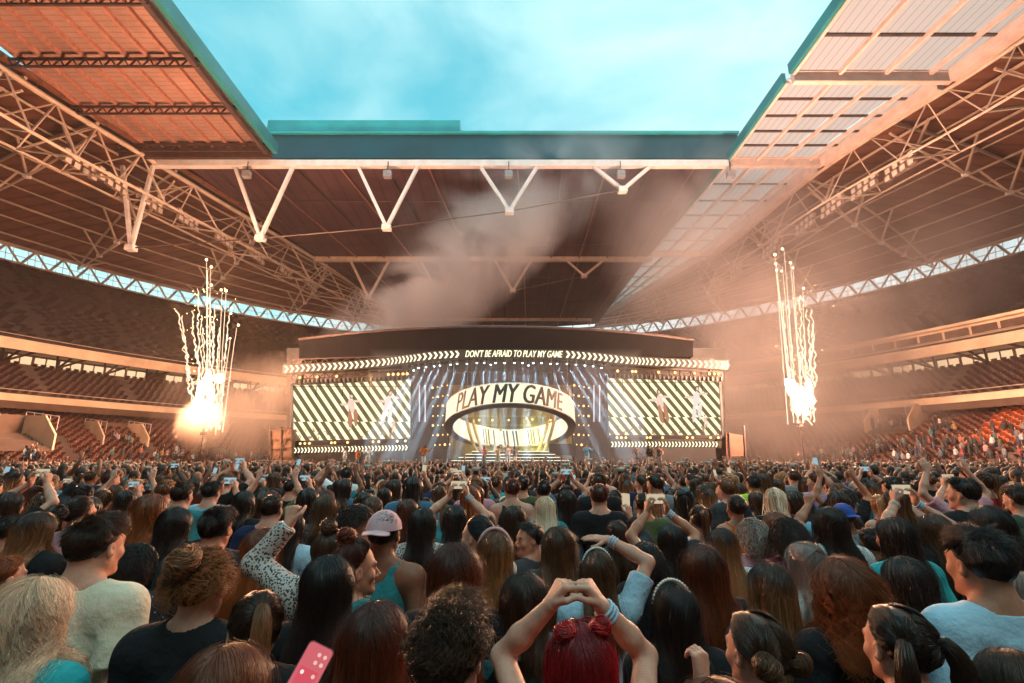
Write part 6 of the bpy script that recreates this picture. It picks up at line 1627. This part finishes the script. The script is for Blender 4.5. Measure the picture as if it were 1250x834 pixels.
# ================================================================== pyrotechnics, smoke, light, sky
M_trail = emit('firework_trail_glow', (1.0, .72, .48), 1.0)
M_trail2 = emit('firework_smoke_glow', (1.0, .66, .40), 1.3)
M_star = emit('firework_star', (1.0, .62, .26), 9)
M_flare = emit('firework_flare', (1.0, .84, .60), 14)
def fountain(Y, base, trails, stars, flare, lab, seed):
    r = np.random.default_rng(seed)
    t = thing('firework_fountain', lab, 'fireworks', on_y(*base, Y))
    b = MB(); c = on_y(base[0], base[1], Y); b.lathe(c, [(.0, 0), (.3, 0), (.25, .25), (.1, .25), (.1, .6), (.0, .6)], 10); b.build('mortar', M_steeld, t)
    b = MB(); b.bar(c+[0, 0, .1], [c[0], c[1], 0], .05)
    for q in range(3): b.bar([c[0], c[1], 1.2], [c[0]+.8*math.cos(q*2.1), c[1]+.8*math.sin(q*2.1), 0], .04)
    b.build('stand', M_steeld, t)
    for (x0, y0, x1, y1, wob, w) in trails:
        n = 64; f = np.linspace(0, 1, n)
        yy = Y + r.normal()*.6
        wx = np.cumsum(r.normal(size=n))*.35; wx -= np.linspace(wx[0], wx[-1], n)
        jag = np.convolve(r.normal(size=n+2), [.25, .5, .25], 'valid')*wob*1.0
        P = np.array([on_y(x0+(x1-x0)*q + (wx[i]*.7+jag[i])*wob*(1-q*.5), y0+(y1-y0)*q, yy) for i, q in enumerate(f)])
        rad = w*(.020 + .046*np.abs(r.normal(size=n))*(wob > .45))*(1-.6*f) + .009
        b = MB(); b.tube(P, rad, 5); b.build('trail', M_trail, t, True)
    for (x, y, s) in stars:
        b = MB(); b.sphere(on_y(x, y, Y), .115*s, 8, 6); b.build('star', M_star, t, True)
    for k in range(60):
        q = r.uniform(0, 1); b = MB(); b.sphere(on_y(base[0]+r.normal()*(9+16*q)*.7, base[1]-30-q*150, Y+r.normal()), .022+.022*r.uniform(), 5, 4); b.build('ember', M_star, t)
    for (x, y, s, h) in flare:
        b = MB(); b.sphere(on_y(x, y, Y), (.26*s, .26*s, .33*h), 12, 9); b.build('flare', M_flare, t, True)
    return t
LT = []
r = np.random.default_rng(3)
for (x1, y1, wob) in [(216, 378, 1.6), (222, 385, 1.6), (235, 380, 1.5), (241, 352, 1.5), (246, 385, 1.5), (252, 318, .4), (253, 330, .5), (257, 328, .3), (256, 360, 1.3), (262, 372, 1.5), (271, 358, .4), (276, 357, .4), (280, 382, 1.0), (268, 400, 1.3), (289, 400, .3), (281, 414, .3), (249, 400, 1.8), (259, 402, 1.8)]:
    LT.append((235+(x1-215)*.5+r.normal()*2, 522+r.normal()*6, x1, y1, wob, 1.5))
fountain(46, (248, 531), LT, [(252, 317, 1), (258, 326, 1), (258, 348, .9), (270, 354, .9), (276, 355, 1), (283, 376, .8), (282, 383, .7), (291, 397, .9), (281, 413, .6), (260, 401, 1.1)],
         [(268, 462, 1.7, 1.4), (253, 466, 1.3, 3.4), (245, 478, 1.3, 3.2), (240, 492, .8, 2.0), (257, 486, 1.0, 2.6)], 'tall left firework fountain of wiggly white trails with orange stars', 21)
RT = []
for (x1, y1, wob) in [(946, 312, .3), (947, 322, .3), (948, 330, .4), (955, 325, .3), (957, 304, .2), (965, 322, .3), (968, 328, .3), (980, 352, .3), (970, 375, 1.4), (976, 360, 1.4), (985, 378, 1.5), (991, 377, 1.5), (992, 395, 1.6), (962, 372, 1.2), (955, 370, 1.0), (981, 395, 1.6)]:
    RT.append((967+(x1-945)*.55+r.normal()*2, 512+r.normal()*6, x1, y1, wob, 1.4))
fountain(46, (977, 521), RT, [(946, 311, 1), (955, 304, .9), (947, 322, .8), (948, 330, .8), (954, 331, .7), (965, 321, .8), (968, 327, .7), (981, 352, .8)],
         [(967, 474, 1.9, 2.4), (972, 488, 1.4, 4.6), (981, 490, 1.3, 4.4), (989, 480, 1.0, 4.2), (962, 468, 1.2, 1.4)], 'right firework fountain of pale trails in thick pink smoke', 22)
def point(nm, c, en, colr, rad=1.0):
    ld = bpy.data.lights.new(nm, 'POINT'); ld.energy = en; ld.color = colr; ld.shadow_soft_size = rad
    o = bpy.data.objects.new(nm, ld); COL.objects.link(o); o.location = c; return o
for py, px1, px2 in ((485, 250, 972), (430, 254, 966), (380, 256, 960), (330, 256, 954)):
    point('pyro_light', on_y(px1, py, 45), PYRO_L*.42, (1.0, .47, .25), 1.8); point('pyro_light', on_y(px2, py, 45), PYRO_R*.42, (1.0, .52, .32), 1.8)

# ---- sky
w = bpy.data.worlds.new('World'); scene.world = w; w.use_nodes = True
nt = w.node_tree; bg = nt.nodes['Background']
sky = N(nt, 'ShaderNodeTexSky'); sky.sky_type = 'NISHITA'; sky.sun_disc = False
SUN_EL, SUN_ROT = R(62), R(158)
sky.sun_elevation = SUN_EL; sky.sun_rotation = SUN_ROT; sky.air_density = 1.2; sky.dust_density = .8; sky.ozone_density = 1.5
tint = N(nt, 'ShaderNodeMix', data_type='RGBA', blend_type='MULTIPLY'); tint.inputs['Factor'].default_value = 1
nt.links.new(sky.outputs[0], tint.inputs[6]); tint.inputs[7].default_value = SKY_TINT
tc = N(nt, 'ShaderNodeTexCoord'); mp = N(nt, 'ShaderNodeMapping'); mp.inputs['Scale'].default_value = (1.0, 1.0, 2.2)
nt.links.new(tc.outputs['Generated'], mp.inputs[0])
no = N(nt, 'ShaderNodeTexNoise'); no.inputs['Scale'].default_value = 2.6; no.inputs['Detail'].default_value = 8; no.inputs['Roughness'].default_value = .55
no.inputs['Distortion'].default_value = .4
nt.links.new(mp.outputs[0], no.inputs['Vector'])
rp = N(nt, 'ShaderNodeValToRGB'); rp.color_ramp.elements[0].position = .36; rp.color_ramp.elements[1].position = .74
nt.links.new(no.outputs['Fac'], rp.inputs[0])
# thin high cloud, thicker towards the west side of the sky
sx = N(nt, 'ShaderNodeSeparateXYZ'); nt.links.new(tc.outputs['Generated'], sx.inputs[0])
mr = N(nt, 'ShaderNodeMapRange'); mr.inputs[1].default_value = -.55; mr.inputs[2].default_value = .55; mr.inputs[3].default_value = -.08; mr.inputs[4].default_value = .66
nt.links.new(sx.outputs[0], mr.inputs[0])
mm = N(nt, 'ShaderNodeMath', operation='MULTIPLY_ADD'); mm.inputs[1].default_value = .75
nt.links.new(rp.outputs[0], mm.inputs[0]); nt.links.new(mr.outputs[0], mm.inputs[2])
lowz = N(nt, 'ShaderNodeMapRange'); lowz.inputs[1].default_value = .62; lowz.inputs[2].default_value = .18; lowz.inputs[3].default_value = 0; lowz.inputs[4].default_value = .75; nt.links.new(sx.outputs[2], lowz.inputs[0])
ad = N(nt, 'ShaderNodeMath', operation='ADD'); nt.links.new(mm.outputs[0], ad.inputs[0]); nt.links.new(lowz.outputs[0], ad.inputs[1]); mm = ad
m2 = N(nt, 'ShaderNodeMath', operation='MULTIPLY'); m2.use_clamp = True; m2.inputs[1].default_value = .8; nt.links.new(mm.outputs[0], m2.inputs[0])
cl = N(nt, 'ShaderNodeMix', data_type='RGBA'); nt.links.new(m2.outputs[0], cl.inputs['Factor'])
nt.links.new(tint.outputs[2], cl.inputs[6])
pale = N(nt, 'ShaderNodeMix', data_type='RGBA'); nt.links.new(lowz.outputs[0], pale.inputs['Factor']); pale.inputs[6].default_value = CLOUD_COL; pale.inputs[7].default_value = (6.6, 7.2, 7.4, 1)
nt.links.new(pale.outputs[2], cl.inputs[7])
nt.links.new(cl.outputs[2], bg.inputs[0]); bg.inputs[1].default_value = SKY_STR
sd = bpy.data.lights.new('sun', 'SUN'); sd.energy = SUN_E; sd.angle = R(SUN_ANG); sd.color = (1.0, .95, .90)
so = bpy.data.objects.new('sun', sd); COL.objects.link(so)
# Nishita rotation turns clockwise from +Y
d = Vector((math.sin(SUN_ROT)*math.cos(SUN_EL), math.cos(SUN_ROT)*math.cos(SUN_EL), math.sin(SUN_EL)))
so.rotation_euler = (-d).to_track_quat('-Z', 'Y').to_euler(); so.location = d*300

# ---- air
def volume(nm, colr, dens, aniso=.2, noise=None, emis=0):
    m, nt, out = new_mat(nm)
    v = N(nt, 'ShaderNodeVolumePrincipled'); v.inputs['Color'].default_value = rgb(colr); v.inputs['Density'].default_value = dens; v.inputs['Anisotropy'].default_value = aniso
    nt.links.new(v.outputs[0], out.inputs['Volume'])
    if noise:
        tc = N(nt, 'ShaderNodeTexCoord'); no = N(nt, 'ShaderNodeTexNoise'); no.inputs['Scale'].default_value = noise[0]; no.inputs['Detail'].default_value = 4; no.inputs['Distortion'].default_value = .6
        nt.links.new(tc.outputs['Object'], no.inputs['Vector'])
        # falls to nothing at the skin of the cloud
        ln = N(nt, 'ShaderNodeVectorMath', operation='LENGTH'); mp = N(nt, 'ShaderNodeMapping'); mp.inputs['Scale'].default_value = [1/q for q in noise[1]]
        nt.links.new(tc.outputs['Object'], mp.inputs[0]); nt.links.new(mp.outputs[0], ln.inputs[0])
        a = N(nt, 'ShaderNodeMapRange'); a.inputs[1].default_value = 1.0; a.inputs[2].default_value = .25; a.inputs[3].default_value = 0; a.inputs[4].default_value = 1; nt.links.new(ln.outputs['Value'], a.inputs[0])
        b_ = N(nt, 'ShaderNodeMapRange'); b_.inputs[1].default_value = noise[2]; b_.inputs[2].default_value = noise[3]; nt.links.new(no.outputs['Fac'], b_.inputs[0])
        p = N(nt, 'ShaderNodeMath', operation='MULTIPLY'); nt.links.new(a.outputs[0], p.inputs[0]); nt.links.new(b_.outputs[0], p.inputs[1])
        q = N(nt, 'ShaderNodeMath', operation='MULTIPLY'); q.inputs[1].default_value = dens; nt.links.new(p.outputs[0], q.inputs[0]); nt.links.new(q.outputs[0], v.inputs['Density'])
    return m
b = MB(); b.box((XC, YC, 40), (420, 420, 90.0))
tag(b.build('haze', volume('haze_air', (.95, .80, .74), HAZE, .3), None, base=(XC, YC, -5)), kind='stuff')
def smoke(c, rad, colr, dens, sc, lo, hi, lean=None):
    b = MB(); b.sphere((0, 0, 0), rad, 20, 14)
    o = b.build('smoke', volume('smoke_cloud', colr, dens, .3, (sc, rad, lo, hi)), None, True, base=(0, 0, 0))
    o.location = c; tag(o, kind='stuff')
    if lean: o.rotation_euler = lean
    return o
if SMOKE:
    smoke(on_y(905, 455, 68), (27, 13, 17), (1, .92, .90), .13, .10, .34, .56)
    smoke(on_y(1010, 500, 61), (22, 8, 10), (1, .91, .86), .16, .15, .36, .58)
    smoke(on_y(1040, 350, 60), (32, 15, 20), (1, .94, .93), .055, .085, .36, .62)
    smoke(on_y(865, 275, 62), (17, 9, 17), (1, .90, .89), .13, .10, .38, .60, (0, R(38), 0))
    smoke(on_y(552, 335, 63), (22, 6, 8), (1, .95, .98), .62, .11, .40, .56, (0, R(-38), 0))
    smoke(on_y(640, 235, 57.5), (19, 4, 9), (.86, .95, 1), .16, .12, .42, .62, (0, R(-24), 0))
    smoke(on_y(320, 500, 56), (13, 6, 7), (1, .86, .76), .24, .18, .36, .58)
    smoke(on_y(246, 519, 46.4), (2.6, 1.8, 2.6), (1, .84, .70), 2.2, .55, .30, .5)
# the hazer fog that hangs over the stage and shows the beams
b = MB(); b.box((-.6, 48.6, 6.8), (26, 6.0, 10.8)); o = b.build('stage_fog', volume('stage_fog_air', (.93, .96, 1), FOG, .1), None); tag(o, kind='stuff')

scene.view_settings.view_transform = 'Standard'; scene.view_settings.look = 'None'
scene.view_settings.gamma = 1.0; scene.view_settings.exposure = EXPOSURE; scene.view_settings.use_curve_mapping = False
cy = scene.cycles
cy.max_bounces = 6; cy.diffuse_bounces = 2; cy.glossy_bounces = 2; cy.transmission_bounces = 4; cy.volume_bounces = 1; cy.transparent_max_bounces = 8
cy.caustics_reflective = False; cy.caustics_refractive = False; cy.sample_clamp_indirect = 4; cy.sample_clamp_direct = 0
cy.volume_step_rate = 1.0; cy.volume_max_steps = 96
cy.use_adaptive_sampling = True; cy.adaptive_threshold = .02
cy.use_denoising = True
try: cy.denoiser = 'OPENIMAGEDENOISE'
except Exception: pass
